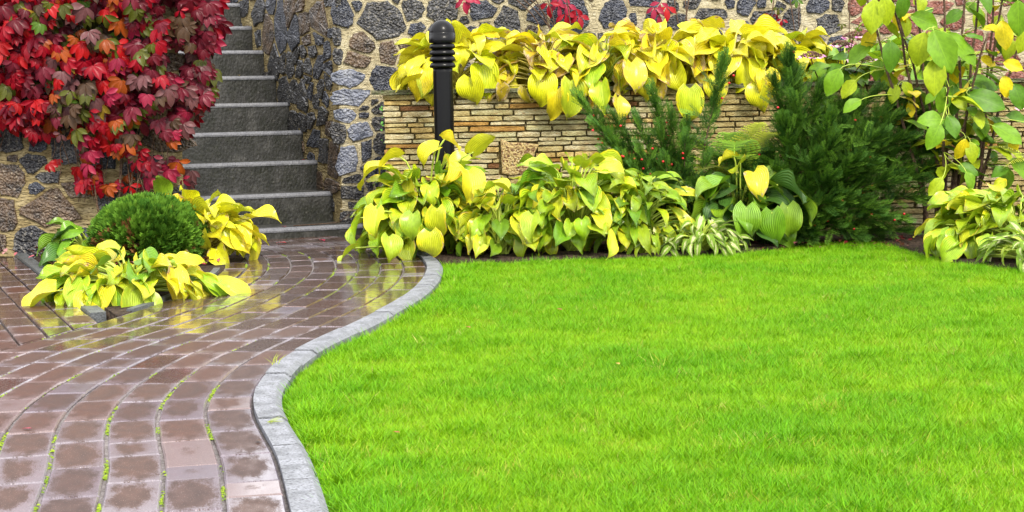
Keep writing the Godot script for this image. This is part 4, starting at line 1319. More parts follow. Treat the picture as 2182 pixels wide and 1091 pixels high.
func grow_yew(o: Node3D, branches: Array, sprig: Mesh, dens: float, berries: int) -> void:
	var xfs := []; var cols := []
	var spots := []
	for b in branches:
		var a: Vector3 = b[0]; var c: Vector3 = b[2]
		var pts := bez(a, b[1], c, 10)
		var st := new_st()
		tube(st, pts, b[3], 0.002, 5)
		part("branch", commit(st), M.bark, o)
		var L := 0.0
		for i in 10: L += (pts[i + 1] as Vector3).distance_to(pts[i])
		var nt := int(L * dens)
		for k in nt:
			var t: float = lerpf(b[4], 1.0, sqrt((k + rng.randf()) / nt))
			var i := mini(int(t * 10), 9)
			var p: Vector3 = (pts[i] as Vector3).lerp(pts[i + 1], t * 10 - i)
			var fwd := ((pts[i + 1] as Vector3) - (pts[i] as Vector3)).normalized()
			var side := Vector3(R(-1, 1), R(-0.8, 0.9), R(-0.7, 1)).normalized()
			var d := (fwd * R(0.5, 1.1) + side * R(0.5, 1.0) + Vector3.UP * 0.15).normalized()
			var chain := 1 + int(R(0.0, 3.4) * (1.2 - t))
			if t > 0.93: d = (fwd + side * 0.4).normalized()
			for c2 in chain:
				var s := R(0.75, 1.15)
				var up := (Vector3(R(-0.5, 0.5), 1.0, R(0.0, 0.8))).normalized()
				xfs.append(facing(d, up, p, s))
				var col := Color(0.018, 0.058, 0.009).lerp(Color(0.085, 0.185, 0.016), pow(rng.randf(), 1.4))
				if rng.randf() < 0.1: col = Color(0.12, 0.25, 0.025)
				cols.append(col)
				p += d * 0.07 * s
				d = (d + Vector3(R(-0.4, 0.4), R(-0.35, 0.3), R(-0.4, 0.4))).normalized()
			spots.append(p)
		xfs.append(facing((pts[10] as Vector3) - (pts[9] as Vector3), Vector3(0, 0.6, 1), pts[10], 1.0)); cols.append(Color(0.09, 0.21, 0.035))
	many("foliage", sprig, M.tinted, o, xfs, cols)
	var bm := SphereMesh.new()
	bm.radius = 0.0065; bm.height = 0.012; bm.radial_segments = 10; bm.rings = 6
	var front := spots.filter(func(p: Vector3) -> bool: return p.z > 0.02)
	for k in mini(berries, front.size()):
		var p: Vector3 = front[rng.randi() % front.size()]
		part("berry", bm, M.berry, o, Transform3D(Basis(), p + Vector3(R(-0.02, 0.02), -0.01, R(0.0, 0.03))))

func yew() -> void:
	var sprig := sprig_mesh()
	var at := Vector3(1.45, 0, -8.0)
	var o := thing("yew_shrub", "broad dark green yew shrub filling the bed corner by the slate wall", "yew shrub", at)
	var br := []
	var tips := [[0.72, 0.5, 0.04], [0.64, 0.58, 0.02], [0.7, 0.34, 0.08], [0.62, 0.2, 0.14], [-0.42, 0.42, 0.12], [-0.36, 0.28, 0.16], [-0.3, 0.2, 0.22], [0.58, 0.62, -0.02], [0.45, 0.6, 0.1], [-0.06, 0.9, 0.05], [-0.14, 0.78, 0.1], [0.08, 0.74, 0.1], [0.22, 0.68, 0.06], [0.36, 0.72, 0.05], [0.52, 0.7, 0.05], [0.64, 0.43, 0.08], [0.5, 0.5, 0.15], [0.35, 0.52, 0.2], [0.1, 0.6, 0.22], [-0.1, 0.58, 0.22], [0.56, 0.3, 0.14], [0.42, 0.3, 0.22], [0.22, 0.4, 0.28], [0.02, 0.42, 0.3], [-0.16, 0.36, 0.26], [0.3, 0.16, 0.28], [0.1, 0.2, 0.32], [-0.08, 0.16, 0.28], [0.45, 0.12, 0.2], [-0.28, 0.3, 0.1], [0.0, 0.8, -0.05], [0.15, 0.65, -0.1], [0.02, 0.06, 0.3], [0.22, 0.05, 0.28], [-0.18, 0.08, 0.22], [0.3, 0.6, -0.1], [-0.05, 0.68, 0.14], [0.18, 0.55, 0.15], [0.1, 0.32, 0.3], [0.3, 0.38, 0.24], [-0.08, 0.26, 0.3]]
	for t in tips:
		var tip := Vector3(t[0], t[1], t[2])
		br.append([Vector3(R(-0.05, 0.05), 0.0, R(-0.04, 0.04)), Vector3(t[0] * 0.45 + R(-0.05, 0.05), t[1] * 0.55 + 0.08 + absf(t[0]) * 0.12, t[2] * 0.6), tip, 0.011, 0.22])
	for k in 26:
		var g := R(0.1, PI - 0.1)
		var hh := R(0.03, 0.6)
		var tip := Vector3(cos(g) * R(0.3, 0.5) * (1.0 - hh * 0.5) + 0.08, hh, sin(g) * R(0.2, 0.34) * (1.0 - hh * 0.5))
		br.append([Vector3(R(-0.05, 0.05), 0.0, R(-0.04, 0.04)), Vector3(tip.x * 0.4, tip.y * 0.5 + 0.05, tip.z * 0.6), tip, 0.009, 0.3])
	grow_yew(o, br, sprig, 125.0, 44)
	var q := thing("yew_shrub", "thin berried yew with long sprays leaning left across the slate wall", "yew shrub", Vector3(0.86, 0, -7.95))
	var b2 := []
	for t in [[-0.5, 0.71, 0.02, 0.35], [-0.34, 0.62, 0.04, 0.3], [-0.22, 0.6, 0.03, 0.3], [-0.12, 0.54, 0.06, 0.3], [-0.38, 0.44, 0.1, 0.3], [-0.28, 0.3, 0.14, 0.3], [-0.42, 0.58, 0.08, 0.3], [-0.34, 0.5, 0.08, 0.3], [-0.22, 0.46, 0.1, 0.3], [-0.24, 0.36, 0.14, 0.3], [-0.14, 0.74, 0.0, 0.35], [-0.06, 0.62, 0.05, 0.3], [0.02, 0.56, 0.0, 0.35], [-0.3, 0.42, 0.12, 0.35], [0.0, 0.5, 0.1, 0.3], [0.2, 0.88, 0.02, 0.55], [-0.1, 0.4, 0.12, 0.3], [0.1, 0.4, 0.12, 0.3], [-0.15, 0.3, 0.16, 0.35], [0.05, 0.3, 0.16, 0.3]]:
		b2.append([Vector3(R(-0.03, 0.03), 0.0, 0.0), Vector3(t[0] * 0.3, t[1] * 0.35, t[2] * 0.5), Vector3(t[0], t[1], t[2]), 0.009, t[3]])
	grow_yew(q, b2, sprig, 95.0, 40)

# ---------------------------------------------------------------- ferns, irises
func frond_mesh(n: int, droop: float) -> ArrayMesh:
	var st := new_st(false)
	var pos := Vector3.ZERO
	var pts := [pos]
	for i in n:
		var t := i / float(n)
		var th := droop * t * t
		pos += Vector3(0, -sin(th), cos(th)) / n
		pts.append(pos)
	tube(st, pts, 0.008, 0.003, 3)
	for i in range(2, n):
		var t := i / float(n)
		var len: float = 0.27 * pow(sin(PI * pow(t, 0.75) * 0.98), 0.8)
		for sg in [-1, 1]:
			var b: Vector3 = pts[i]
			var tip := b + Vector3(sg * len, -len * R(0.15, 0.35), len * 0.4)
			var m := 5
			for k in m:
				var f0 := k / float(m); var f1 := (k + 1) / float(m)
				var c0 := b.lerp(tip, f0); var c1 := b.lerp(tip, f1)
				var w := 0.03 * (1.0 - f0 * 0.8)
				for e in [-1.0, 1.0]:
					var q := c0.lerp(c1, 0.62) + Vector3(sg * 0.004, 0.004, e * w)
					tri3(st, c0, c1, q)
					tri3(st, c0, q, c0 + Vector3(0, 0.001, e * w * 0.35))
	return commit(st)

func ferns_and_iris() -> void:
	var fm := [frond_mesh(20, 1.4), frond_mesh(19, 2.0), frond_mesh(21, 1.0)]
	var mats := [mat(lin(0.3, 0.44, 0.02), 0.5), mat(lin(0.2, 0.36, 0.015), 0.5), mat(lin(0.44, 0.48, 0.03), 0.5)]
	for m in mats:
		m.backlight_enabled = true
		m.backlight = Color(0.3, 0.3, 0.3)
	var put := func(o: Node3D, l: Array) -> void:
		for f in l:
			var az := deg_to_rad(f[0])
			var p := deg_to_rad(f[1])
			var d := Vector3(cos(az) * cos(p), sin(p), sin(az) * cos(p))
			part("frond", fm[rng.randi() % 3], mats[rng.randi() % 3], o, facing(d, Vector3(-cos(az) * sin(p), cos(p), -sin(az) * sin(p)), Vector3(R(-0.03, 0.03), R(0, 0.06), R(-0.03, 0.03)), f[2]))
	var a := thing("fern", "yellowing fern arching in front of the slate wall between the yews", "fern", Vector3(1.14, 0.26, -8.02))
	put.call(a, [[172, 38, 0.42], [185, 58, 0.44], [100, 58, 0.46], [150, 62, 0.46], [110, 70, 0.4], [60, 62, 0.38], [30, 55, 0.36], [90, 45, 0.36], [200, 60, 0.36], [130, 35, 0.34], [40, 35, 0.32], [75, 68, 0.42], [165, 30, 0.34]])
	var st := new_st()
	tube(st, [Vector3(0, -0.27, 0), Vector3(0.01, -0.1, 0), Vector3(0, 0.05, 0)], 0.02, 0.012, 6)
	part("crown", commit(st), M.bark, a)
	var b := thing("fern", "small yellow fern showing under the left sprays of the thin yew", "fern", Vector3(0.74, 0.32, -8.05))
	put.call(b, [[150, 40, 0.22], [100, 50, 0.2], [60, 45, 0.2], [175, 20, 0.2], [120, 15, 0.2]])
	var st2 := new_st()
	tube(st2, [Vector3(0, -0.3, 0), Vector3(0.01, -0.1, 0), Vector3(0, 0.03, 0)], 0.012, 0.008, 6)
	part("crown", commit(st2), M.bark, b)
	var c := thing("fern", "single yellow fern frond poking out among the hydrangea stems", "fern", Vector3(2.55, 0.36, -7.75))
	put.call(c, [[172, 32, 0.24], [160, 5, 0.2]])
	var st3 := new_st()
	tube(st3, [Vector3(0.03, -0.36, 0), Vector3(0.01, -0.1, 0), Vector3(0, 0.03, 0)], 0.012, 0.008, 6)
	part("crown", commit(st3), M.bark, c)
	# sword leaves by the wall
	var g1 := leafmat(null, lin(0.12, 0.25, 0.035), 0.4, 0.4)
	var g2 := leafmat(null, lin(0.33, 0.4, 0.12), 0.4, 0.4)
	for d in [["left iris fan of sword leaves beside the rust stained slab", Vector3(0.15, 0.0, -8.25), [[-0.02, 0.42, 0.035, 0], [0.02, 0.44, 0.04, 1], [0.0, 0.38, 0.03, 1], [0.10, 0.45, 0.022, 0]]], ["right iris fan of dark sword leaves left of the berried yew", Vector3(0.43, 0.0, -8.2), [[0.0, 0.46, 0.022, 0], [0.035, 0.43, 0.02, 0], [0.1, 0.4, 0.018, 0]]]]:
		var o := thing("iris", d[0], "iris plant", d[1])
		for q in d[2]:
			var s := new_st()
			var lean := R(-0.08, 0.08)
			var n := 7
			for i in n:
				var t0 := i / float(n); var t1 := (i + 1) / float(n)
				var P := func(t: float, sgn: float) -> Vector3: return Vector3(q[0] + lean * t * t + sgn * q[2] * 0.5 * (1.0 - pow(t, 4.0)), q[1] * t, 0.03 * t * t + absf(sgn) * 0.0)
				var ctr0 := Vector3(q[0] + lean * t0 * t0, q[1] * t0, 0.03 * t0 * t0 + 0.006)
				var ctr1 := Vector3(q[0] + lean * t1 * t1, q[1] * t1, 0.03 * t1 * t1 + 0.006 * (1 - t1))
				quad(s, P.call(t1, -1.0), ctr1, ctr0, P.call(t0, -1.0))
				quad(s, ctr1, P.call(t1, 1.0), P.call(t0, 1.0), ctr0)
			part("leaf", commit(s), g2 if q[3] == 1 else g1, o)

# ---------------------------------------------------------------- hydrangea
func hydrangea() -> void:
	var o := thing("hydrangea", "tall hydrangea bush with big green and yellow leaves at the right", "hydrangea bush", Vector3(2.2, 0, -7.95))
	var l := [1.748, 1.092, -7.7, 100, 0.159, 1, 1.815, 1.113, -7.7, 80, 0.136, 1, 2.025, 1.069, -7.8, 20, 0.138, 0, 2.058, 0.916, -7.6, 70, 0.212, 0, 2.187, 0.927, -7.7, 45, 0.204, 0, 1.968, 0.931, -7.7, 110, 0.159, 1, 2.019, 0.795, -7.6, 95, 0.168, 1, 1.862, 0.903, -7.8, 90, 0.149, 0, 2.087, 0.683, -7.7, 100, 0.125, 0, 2.167, 0.681, -7.8, 90, 0.138, 0, 2.005, 0.603, -7.6, 190, 0.123, 0, 2.105, 0.561, -7.6, 70, 0.112, 0, 1.994, 0.521, -7.5, 120, 0.132, 0, 2.301, 0.679, -7.7, 20, 0.181, 0, 2.319, 0.769, -7.8, 10, 0.138, 0, 2.298, 0.553, -7.8, 80, 0.126, 0, 2.405, 0.519, -7.7, 30, 0.159, 0, 2.408, 0.993, -7.8, 85, 0.138, 2, 2.444, 1.067, -7.7, 90, 0.159, 0, 2.391, 0.744, -7.7, 80, 0.102, 2, 2.452, 0.698, -7.7, 70, 0.125, 0, 2.179, 0.445, -7.7, 110, 0.102, 2, 2.229, 0.432, -7.7, 85, 0.102, 1, 2.214, 0.353, -7.7, 20, 0.102, 0, 2.192, 0.302, -7.6, 70, 0.089, 0, 2.361, 0.339, -7.7, 160, 0.091, 0, 2.427, 0.287, -7.8, 100, 0.115, 0, 2.463, 0.348, -7.7, 50, 0.125, 0, 2.002, 0.283, -7.5, 130, 0.099, 1, 1.577, 0.784, -7.8, 120, 0.138, 0, 1.669, 0.668, -7.8, 150, 0.103, 0, 1.674, 0.748, -7.9, 130, 0.105, 1, 1.746, 0.922, -8.0, 140, 0.141, 0, 1.84, 0.839, -8.0, 100, 0.106, 0, 1.979, 1.044, -8.0, 100, 0.106, 1, 2.299, 1.125, -7.9, 30, 0.116, 0, 2.185, 1.093, -7.9, 150, 0.105, 0, 1.898, 0.721, -7.9, 110, 0.093, 1, 1.967, 0.742, -7.9, 60, 0.081, 1, 1.98, 0.639, -7.9, 80, 0.07, 2, 2.371, 0.872, -7.9, 20, 0.093, 2, 2.341, 1.083, -8.0, 110, 0.094, 1, 2.434, 1.058, -8.0, 120, 0.094, 1, 2.455, 0.846, -7.8, 20, 0.092, 2, 1.793, 0.99, -8.0, 130, 0.106, 2, 1.918, 1.138, -7.8, 90, 0.115, 0, 2.315, 1.153, -7.8, 60, 0.115, 0, 2.049, 1.17, -8.0, 80, 0.106, 1, 2.533, 0.592, -8.0, 200, 0.106, 0, 2.242, 0.762, -8.1, 80, 0.107, 0, 2.314, 0.737, -8.1, 40, 0.119, 0, 2.491, 0.455, -7.9, 90, 0.081, 2, 2.213, 0.368, -7.9, 120, 0.07, 1, 2.124, 1.133, -8.2, 160, 0.096, 0, 2.463, 0.928, -7.9, 110, 0.105, 1, 2.495, 0.958, -7.8, 100, 0.115, 1, 1.887, 0.791, -8.0, 110, 0.094, 1, 2.143, 0.381, -7.9, 60, 0.058, 2, 2.37, 0.478, -8.0, 100, 0.082, 2, 2.429, 0.395, -8.0, 60, 0.071, 0]
	var stems := [[-0.5, 1.4, 0.05, -0.12], [-0.36, 1.45, 0.02, -0.1], [-0.24, 1.4, 0.1, -0.06], [-0.12, 1.45, 0.2, -0.03], [0.02, 1.45, 0.18, 0.02], [0.14, 1.5, 0.1, 0.04], [0.28, 1.45, 0.05, 0.08], [0.42, 1.4, 0.08, 0.12], [0.1, 1.0, 0.25, 0.0], [-0.1, 0.75, 0.3, -0.02], [0.22, 1.3, -0.05, 0.1], [-0.3, 1.2, -0.05, -0.05]]
	var lines := []
	for s in stems:
		var pts := bez(Vector3(s[3] + R(-0.03, 0.03), -0.02, R(-0.05, 0.05)), Vector3(s[3] * 1.6 + R(-0.04, 0.04), 0.5, s[2] * 0.3), Vector3(s[0], s[1], s[2]), 12)
		for i in range(1, 12): pts[i] += Vector3(R(-0.008, 0.008), 0, R(-0.008, 0.008))
		lines.append(pts)
		var st := new_st()
		tube(st, pts, 0.011, 0.005, 6)
		part("stem", commit(st), M.bark, o)
	var stalk := new_st()
	for i in range(0, l.size(), 6):
		var c := Vector3(l[i], l[i + 1], l[i + 2]) - o.position
		var a := deg_to_rad(l[i + 3])
		var len: float = l[i + 4] * 1.08
		var d := Vector3(cos(a), -sin(a), R(0.05, 0.4)).normalized()
		var up := Vector3(R(-0.35, 0.35), R(0.35, 0.8), 0.85).normalized()
		var b := c - d * len * 0.5
		var k: int = l[i + 5]
		if k == 0 and rng.randf() < 0.35: k = 3
		part("leaf", ovate_shapes[rng.randi() % ovate_shapes.size()], M.hyd[k], o, facing(d, up, b, len))
		join_to_stem(stalk, lines, b, d)
	for k in 150:      # the inner leaves
		var pts: Array = lines[rng.randi() % lines.size()]
		var p: Vector3 = pts[4 + rng.randi() % 8]
		var a := R(0, TAU)
		var d := Vector3(cos(a), R(-0.7, 0.1), sin(a)).normalized()
		var b := p + d * 0.03
		if p.y < 0.3: continue
		part("leaf", ovate_shapes[rng.randi() % ovate_shapes.size()], M.hyd[[0, 3, 1, 1, 2][rng.randi() % 5]], o, facing(d, Vector3(R(-0.3, 0.3), 1, R(-0.1, 0.5)), b, R(0.08, 0.16)))
		join_to_stem(stalk, lines, b, d)
	part("leaf_stalks", commit(stalk), M.stalk, o, Transform3D.IDENTITY, "stuff")
	# lacecap heads gone over, a smaller hydrangea on the planter
	var f := thing("lacecap_hydrangea", "low hydrangea with faded pink lacecap heads on the planter", "hydrangea bush", Vector3(1.7, 0.78, -8.45))
	var pinks := [mat(lin(0.6, 0.24, 0.42), 0.5), mat(lin(0.68, 0.4, 0.45), 0.5), mat(lin(0.5, 0.16, 0.36), 0.5)]
	var bud := mat(lin(0.12, 0.06, 0.035), 0.8)
	var petal := leaf_mesh("ovate", 0.85, 0.3, 0.1, 0.02, 4, 4)
	var fl := []
	for k in 4: fl.append([petal, Transform3D(Basis(Vector3.UP, PI / 2 * k) * Basis(Vector3.RIGHT, -0.2), Vector3.ZERO)])
	var floret := join(fl)
	var budm := SphereMesh.new()
	budm.radius = 0.004; budm.height = 0.007; budm.radial_segments = 5; budm.rings = 3
	for h in [[0.085, 0.24, 0.15, 0.055, 0], [0.04, 0.20, 0.05, 0.05, 0], [-0.136, 0.141, 0.15, 0.06, 0], [0.124, 0.112, 0.2, 0.065, 1], [0.9, 0.06, 0.3, 0.055, 1], [0.92, -0.14, 0.35, 0.05, 1]]:
		var c := Vector3(h[0], h[1], h[2])
		var bl := []
		for k in 110:
			var a := R(0, TAU); var rr := sqrt(rng.randf()) * (h[3] as float)
			bl.append([budm, Transform3D(Basis().scaled(Vector3.ONE * R(0.8, 1.5)), Vector3(cos(a) * rr, 0.022 * (1.0 - pow(rr / h[3], 2)) + R(-0.004, 0.004), sin(a) * rr))])
		var st2 := new_st()
		tube(st2, bez(Vector3(c.x * 0.3, -0.02, 0.0) - c, Vector3(c.x * 0.8, c.y * 0.4, c.z * 0.6) - c, Vector3.ZERO, 6), 0.004, 0.003, 5)
		for k in 12:
			var a := TAU * k / 12
			tube(st2, [Vector3(0, -0.012, 0), Vector3(cos(a), 0, sin(a)) * h[3] * 0.85 + Vector3(0, 0.002, 0)], 0.0015, 0.001, 3)
		var head := part("flower_head", join(bl), bud, f, Transform3D(Basis(), c))
		part("stem", commit(st2), M.bark, head)
		for k in 11:
			var a := TAU * k / 11 + R(-0.2, 0.2)
			var q := Vector3(cos(a), 0, sin(a)) * (h[3] as float) * R(0.9, 1.15) + Vector3(0, R(-0.012, 0.002), 0)
			part("floret", floret, pinks[(1 if h[4] == 1 else [0, 0, 2, 1][rng.randi() % 4])], head, facing(Vector3(cos(a), R(-0.5, 0.5), sin(a)), Vector3(cos(a) * 0.8, 0.7, sin(a) * 0.8 + 0.4), q, R(0.011, 0.016)))
	for k in 22:
		var a := R(0.2, PI - 0.2) if k % 3 else R(0, TAU)
		var d := Vector3(cos(a), R(-0.5, 0.25), sin(a)).normalized()
		var b := Vector3(R(-0.12, 0.2), R(0.03, 0.14), R(-0.05, 0.12)) + d * 0.05
		part("leaf", ovate_shapes[rng.randi() % ovate_shapes.size()], M.hyd[[0, 3, 1, 0][rng.randi() % 4]], f, facing(d, Vector3(R(-0.3, 0.3), 1, 0.4), b, R(0.1, 0.15)))

func join_to_stem(st: SurfaceTool, lines: Array, b: Vector3, d: Vector3) -> void:
	var best := 9.0
	var q := Vector3.ZERO
	for pts in lines:
		for p in pts:
			var e: float = (p as Vector3).distance_to(b) + (0.15 if p.y > b.y + 0.15 else 0.0)
			if e < best:
				best = e
				q = p
	tube(st, bez(q, b - d * minf(best * 0.4, 0.06), b + d * 0.01, 5), 0.0026, 0.0018, 4)

# ---------------------------------------------------------------- litter, moss, tufts
func small_things() -> void:
	var lf := leaf_mesh("leaflet", 0.5, 0.25, 0.2, 0.05, 6, 4)
	var items := [
		["bright pink fallen leaf lying flat before the bottom step", Vector3(-1.02, 0.004, -8.5), 20, 0.07, "pink"],
		["dull red fallen leaf on the pavers by the yellow hosta", Vector3(-1.24, 0.004, -8.38), 70, 0.06, "scarlet"],
		["small crimson leaf lying on the third step by the wall", Vector3(-1.23, 0.40, -9.42), 40, 0.03, "crimson"],
		["mauve leaf lying on the lowest step behind the yellow hosta", Vector3(-1.25, 0.062, -8.75), 10, 0.07, "mauve"],
		["yellow leaf scrap on the sixth step", Vector3(-1.66, 0.91, -9.9), 10, 0.04, "gold"],
		["curled brown leaf in the kerb joint near the bottom of the picture", Vector3(-0.56, 0.004, -3.43), 200, 0.02, "bronze"],
		["pink petal like leaf on the pavers at the left edge of the picture", Vector3(-1.135, 0.004, -3.62), 90, 0.022, "pink"],
		["tiny maroon leaf against the kerb where the path narrows", Vector3(-0.675, 0.004, -4.2), 120, 0.016, "maroon"],
		["rusty leaf caught in the grass near the kerb bend", Vector3(0.15, 0.02, -5.4), 30, 0.03, "orange"],
		["brown leaf scrap sunk in the left part of the lawn", Vector3(-0.15, 0.015, -5.05), 30, 0.025, "orange"],
		["little brown leaf in the grass nearest the camera", Vector3(-0.27, 0.015, -3.45), 60, 0.02, "orange"],
		["tan leaf in the middle of the lawn", Vector3(0.28, 0.015, -4.3), 10, 0.025, "gold"],
	]
	for t in items:
		var o := part("fallen_leaf", lf, M.vine[t[4]], self, Transform3D(Basis(Vector3.UP, deg_to_rad(t[2])) * Basis(Vector3.RIGHT, -0.1) * Basis.from_scale(Vector3.ONE * t[3]), t[1]))
		tag(o, t[0], "fallen leaf", "fallen leaves")
	# twig on the lowest step
	var st := new_st()
	tube(st, [Vector3(-1.2, 0.062, -8.76), Vector3(-1.05, 0.064, -8.83), Vector3(-0.97, 0.066, -8.88), Vector3(-0.93, 0.09, -8.86), Vector3(-0.89, 0.12, -8.82)], 0.003, 0.0015, 5)
	var tw := part("twig", commit(st), M.bark, self)
	tag(tw, "thin brown twig curving across the lowest step", "twig")
	# leaf litter and dead stems in the left bed
	var xfs := []; var cols := []
	var pal := [Color(0.3, 0.03, 0.04), Color(0.18, 0.06, 0.03), Color(0.42, 0.12, 0.14), Color(0.1, 0.04, 0.02), Color(0.4, 0.2, 0.04), Color(0.5, 0.25, 0.25)]
	for k in 420:
		var x := R(-2.65, -1.35); var z := R(-8.08, -6.2)
		var w := R(0, 1)
		if not Geometry2D.is_point_in_polygon(Vector2(x, z), PackedVector2Array(BED)) and not (x < -2.2 and z < -7.7 and w < 0.6): continue
		if z > -7.0 and w < 0.5: continue
		xfs.append(Transform3D(Basis(Vector3.UP, R(0, TAU)) * Basis(Vector3.RIGHT, R(-0.4, 0.4)) * Basis(Vector3.BACK, R(-0.5, 0.5)) * Basis.from_scale(Vector3.ONE * R(0.025, 0.06)), Vector3(x, R(0.022, 0.04), z)))
		cols.append(pal[rng.randi() % pal.size()])
	var lit := many("leaf_litter", lf, M.vine_any, self, xfs, cols)
	tag(lit, "red and brown fallen leaves littering the soil of the left bed", "leaf litter", "", "stuff")
	xfs = []; cols = []
	for k in 500:
		xfs.append(Transform3D(Basis(Vector3.UP, R(0, TAU)) * Basis(Vector3.RIGHT, R(-0.4, 0.4)) * Basis.from_scale(Vector3.ONE * R(0.02, 0.05)), Vector3(R(-0.4, 3.2), R(0.004, 0.02), R(-8.36, -7.5))))
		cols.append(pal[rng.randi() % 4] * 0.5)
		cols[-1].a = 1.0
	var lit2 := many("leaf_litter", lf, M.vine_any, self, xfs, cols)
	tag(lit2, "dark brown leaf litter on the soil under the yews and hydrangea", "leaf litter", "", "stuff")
	# moss in the paver joints: little cushions along the joint lines
	var ms := new_st()
	for k in 5:
		var c := Vector3(R(-0.003, 0.003), 0, R(-0.004, 0.004))
		var r := R(0.0028, 0.0045)
		for i in 6:
			var a := TAU * i / 6; var b := TAU * (i + 1) / 6
			tri3(ms, c + Vector3(cos(a) * r, 0, sin(a) * r), c + Vector3(0, r * 0.9, 0), c + Vector3(cos(b) * r, 0, sin(b) * r))
	var moss := commit(ms)
	xfs = []; cols = []
	var nz := FastNoiseLite.new(); nz.seed = 31; nz.frequency = 1.6
	for c in range(1, COLS + 1):
		var line := offset_line(0.0015 + PW * c)
		for i in range(0, line.size() - 1):
			for k in 9:
				var p := line[i].lerp(line[i + 1], rng.randf())
				if p.y > -2.4 or p.y < -8.3: continue
				var near := 1.0 if p.y > -4.4 and c < 8 else 0.08
				if nz.get_noise_2d(p.x * 2.0, p.y * 2.0) * 0.9 + R(-0.25, 0.25) < (0.21 if near == 1.0 else 0.46): continue
				xfs.append(Transform3D(Basis(Vector3.UP, R(0, TAU)) * Basis.from_scale(Vector3.ONE * R(0.3, 0.8)), Vector3(p.x + R(-0.004, 0.004), -0.0065 + R(0.0, 0.004), p.y)))
				cols.append(Color(0.09, 0.16, 0.008).lerp(Color(0.24, 0.32, 0.015), rng.randf()))
	var mo := many("moss", moss, M.tinted, self, xfs, cols)
	tag(mo, "bright green moss growing in the joints of the nearest pavers", "moss", "", "stuff")
	# two grass tufts at the kerb
	for t in [["grass tuft sprouting across the kerb near the front", Vector3(-0.575, 0.004, -3.62), 16, 0.05, 0.35], ["thin grass tuft in the kerb joint at the bend", Vector3(-0.672, 0.0, -4.42), 9, 0.06, 1.2]]:
		var s := new_st(false)
		for k in t[2]:
			var a := R(0, TAU) if t[4] > 1 else R(-0.5, 0.5)
			var el := R(0.15, 0.5) if t[4] < 1 else R(0.8, 1.4)
			var d := Vector3(cos(a) * cos(el), sin(el), sin(a) * cos(el))
			blade(s, Vector3(R(-0.008, 0.008), 0, R(-0.012, 0.012)), d, t[3] * R(0.6, 1.2), 0.0022, Color(0.4, 0.5, 0.03))
		var o := part("grass_tuft", commit(s), M.grass, self, Transform3D(Basis(), t[1]))
		tag(o, t[0], "grass tuft")
	# weeds in the wall joint beside the slates
	var wd := thing("wall_weed", "tiny round leaved weed in the joint between rubble pillar and slates", "weed", Vector3(-0.665, 0.5, -8.42))
	var g := leafmat(M.pin2, lin(0.08, 0.26, 0.03), 0.4, 0.4)
	for p in [[-0.0, 0.21], [0.005, 0.195], [-0.012, 0.2], [0.0, 0.13], [-0.01, 0.12], [0.006, 0.11], [-0.005, 0.03], [0.004, 0.02], [-0.004, 0.15], [-0.012, 0.09]]:
		part("leaf", ovate_shapes[0], g, wd, facing(Vector3(R(-0.6, 0.6), R(-0.8, 0.2), 0.5), Vector3(0, 0.4, 1), Vector3(p[0], p[1], 0.012), R(0.014, 0.022)))

func blade(st: SurfaceTool, b: Vector3, d: Vector3, L: float, w: float, c: Color) -> void:
	var side := d.cross(Vector3(R(-0.3, 0.3), 1, R(-0.3, 0.3))).normalized() * w * 0.5
	if side.length() < 1e-6: side = Vector3.RIGHT * w * 0.5
	var out := Vector3(d.x, 0, d.z).normalized()
	var m := b + d * L * 0.5
	var tip := m + (d + out * R(0.1, 0.7) - Vector3.UP * R(0.0, 0.5)).normalized() * L * 0.5
	st.set_color(c)
	tri3(st, b - side, m - side * 0.8, m + side * 0.8)
	tri3(st, b - side, m + side * 0.8, b + side)
	tri3(st, m - side * 0.8, tip, m + side * 0.8)

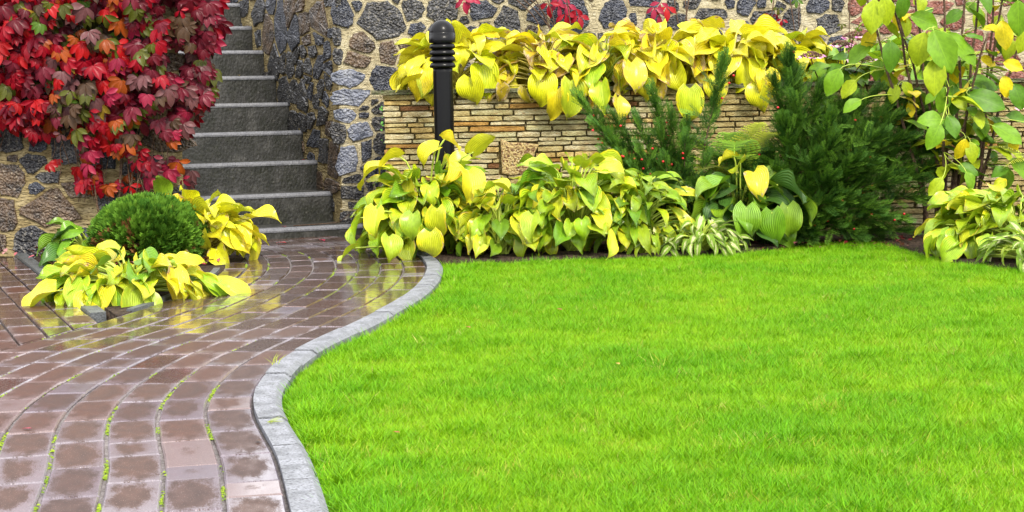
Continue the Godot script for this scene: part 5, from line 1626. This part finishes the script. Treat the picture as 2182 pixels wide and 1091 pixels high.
# ---------------------------------------------------------------- lawn
func lawn() -> void:
	var poly := PackedVector2Array()
	for i in edge.size():
		if edge[i].y < -1.2 and edge[i].y > -7.35: poly.append(edge[i] - enorm[i] * 0.066)
	poly.append_array(PackedVector2Array(LAWN_BACK).slice(1))
	poly.append(Vector2(5.9, -1.2))
	sheet("lawn", poly, -0.032, M.turf)
	var tufts := []
	for v in 6:
		var st := new_st(false)
		for k in 17:
			var a := R(0, TAU)
			var el := R(0.55, 1.5)
			var d := Vector3(cos(a) * cos(el), sin(el), sin(a) * cos(el))
			var g := R(0.62, 1.3)
			blade(st, Vector3(R(-0.024, 0.024), 0, R(-0.024, 0.024)), d, R(0.022, 0.046), R(0.0013, 0.0022), Color(g * R(0.85, 1.2), g, g * R(0.7, 1.2)))
		tufts.append(commit(st))
	var n1 := FastNoiseLite.new(); n1.seed = 4; n1.frequency = 1.3; n1.fractal_octaves = 3
	var n2 := FastNoiseLite.new(); n2.seed = 8; n2.frequency = 7.0; n2.fractal_octaves = 2
	var xf := []; var cl := []
	for v in 6:
		xf.append([]); cl.append([])
	var tris := Geometry2D.triangulate_polygon(poly)
	var kx := PackedFloat32Array()      # where the kerb's lawn side runs, by depth
	kx.resize(90)
	kx.fill(-9.0)
	for i in edge.size():
		var zi := int(-edge[i].y * 10.0)
		if zi < 90: kx[zi] = maxf(kx[zi], edge[i].x - enorm[i].x * 0.07)
	var count := 0
	while count < 165000:
		# nearer ground gets more tufts per square metre: it is seen larger
		var z := -lerpf(2.55, 8.2, pow(rng.randf(), 1.25))
		var x := R(0.345 * z - 0.15, -0.345 * z + 1.0)
		if x < -0.75: continue
		if rng.randf() > (0.345 * -z + 1.2) / 4.05: continue
		if x > -0.345 * z + 0.15 and rng.randf() < 0.4: continue
		if not Geometry2D.is_point_in_polygon(Vector2(x, z), poly): continue
		count += 1
		var a := n1.get_noise_2d(x, z); var b := n2.get_noise_2d(x, z)
		var lush := clampf(0.5 + a * 0.5 + b * 0.3 + R(-0.3, 0.3), 0, 1)
		var c := Color(0.255, 0.45, 0.007).lerp(Color(0.115, 0.33, 0.005), lush)
		if b < -0.25 and rng.randf() < 0.12: c = Color(0.36, 0.4, 0.05)
		if rng.randf() < 0.008: c = Color(0.42, 0.4, 0.11)
		c = c * R(0.85, 1.15)
		var s := R(0.6, 1.05) * (0.78 + 0.46 * lush)
		var by_kerb := x - kx[mini(int(-z * 10.0), 89)]
		if by_kerb < 0.3 and b > -0.05: s *= lerpf(1.25, 1.0, clampf(by_kerb / 0.3, 0, 1))
		if by_kerb < 0.035: s *= 0.6
		if n2.get_noise_2d(x * 0.5 + 30.0, z * 0.5) > 0.35: s *= 1.2
		var v := rng.randi() % 6
		xf[v].append(Transform3D(Basis(Vector3.UP, R(0, TAU)) * Basis.from_scale(Vector3(s * R(0.9, 1.3), s, s * R(0.9, 1.3))), Vector3(x, -0.033, z)))
		cl[v].append(Color(c.r, c.g, c.b))
	var o := thing("grass", "short bright green lawn grass", "grass")
	o.set_meta("kind", "stuff")
	for v in 6:
		many("blades", tufts[v], M.grass, o, xf[v], cl[v])
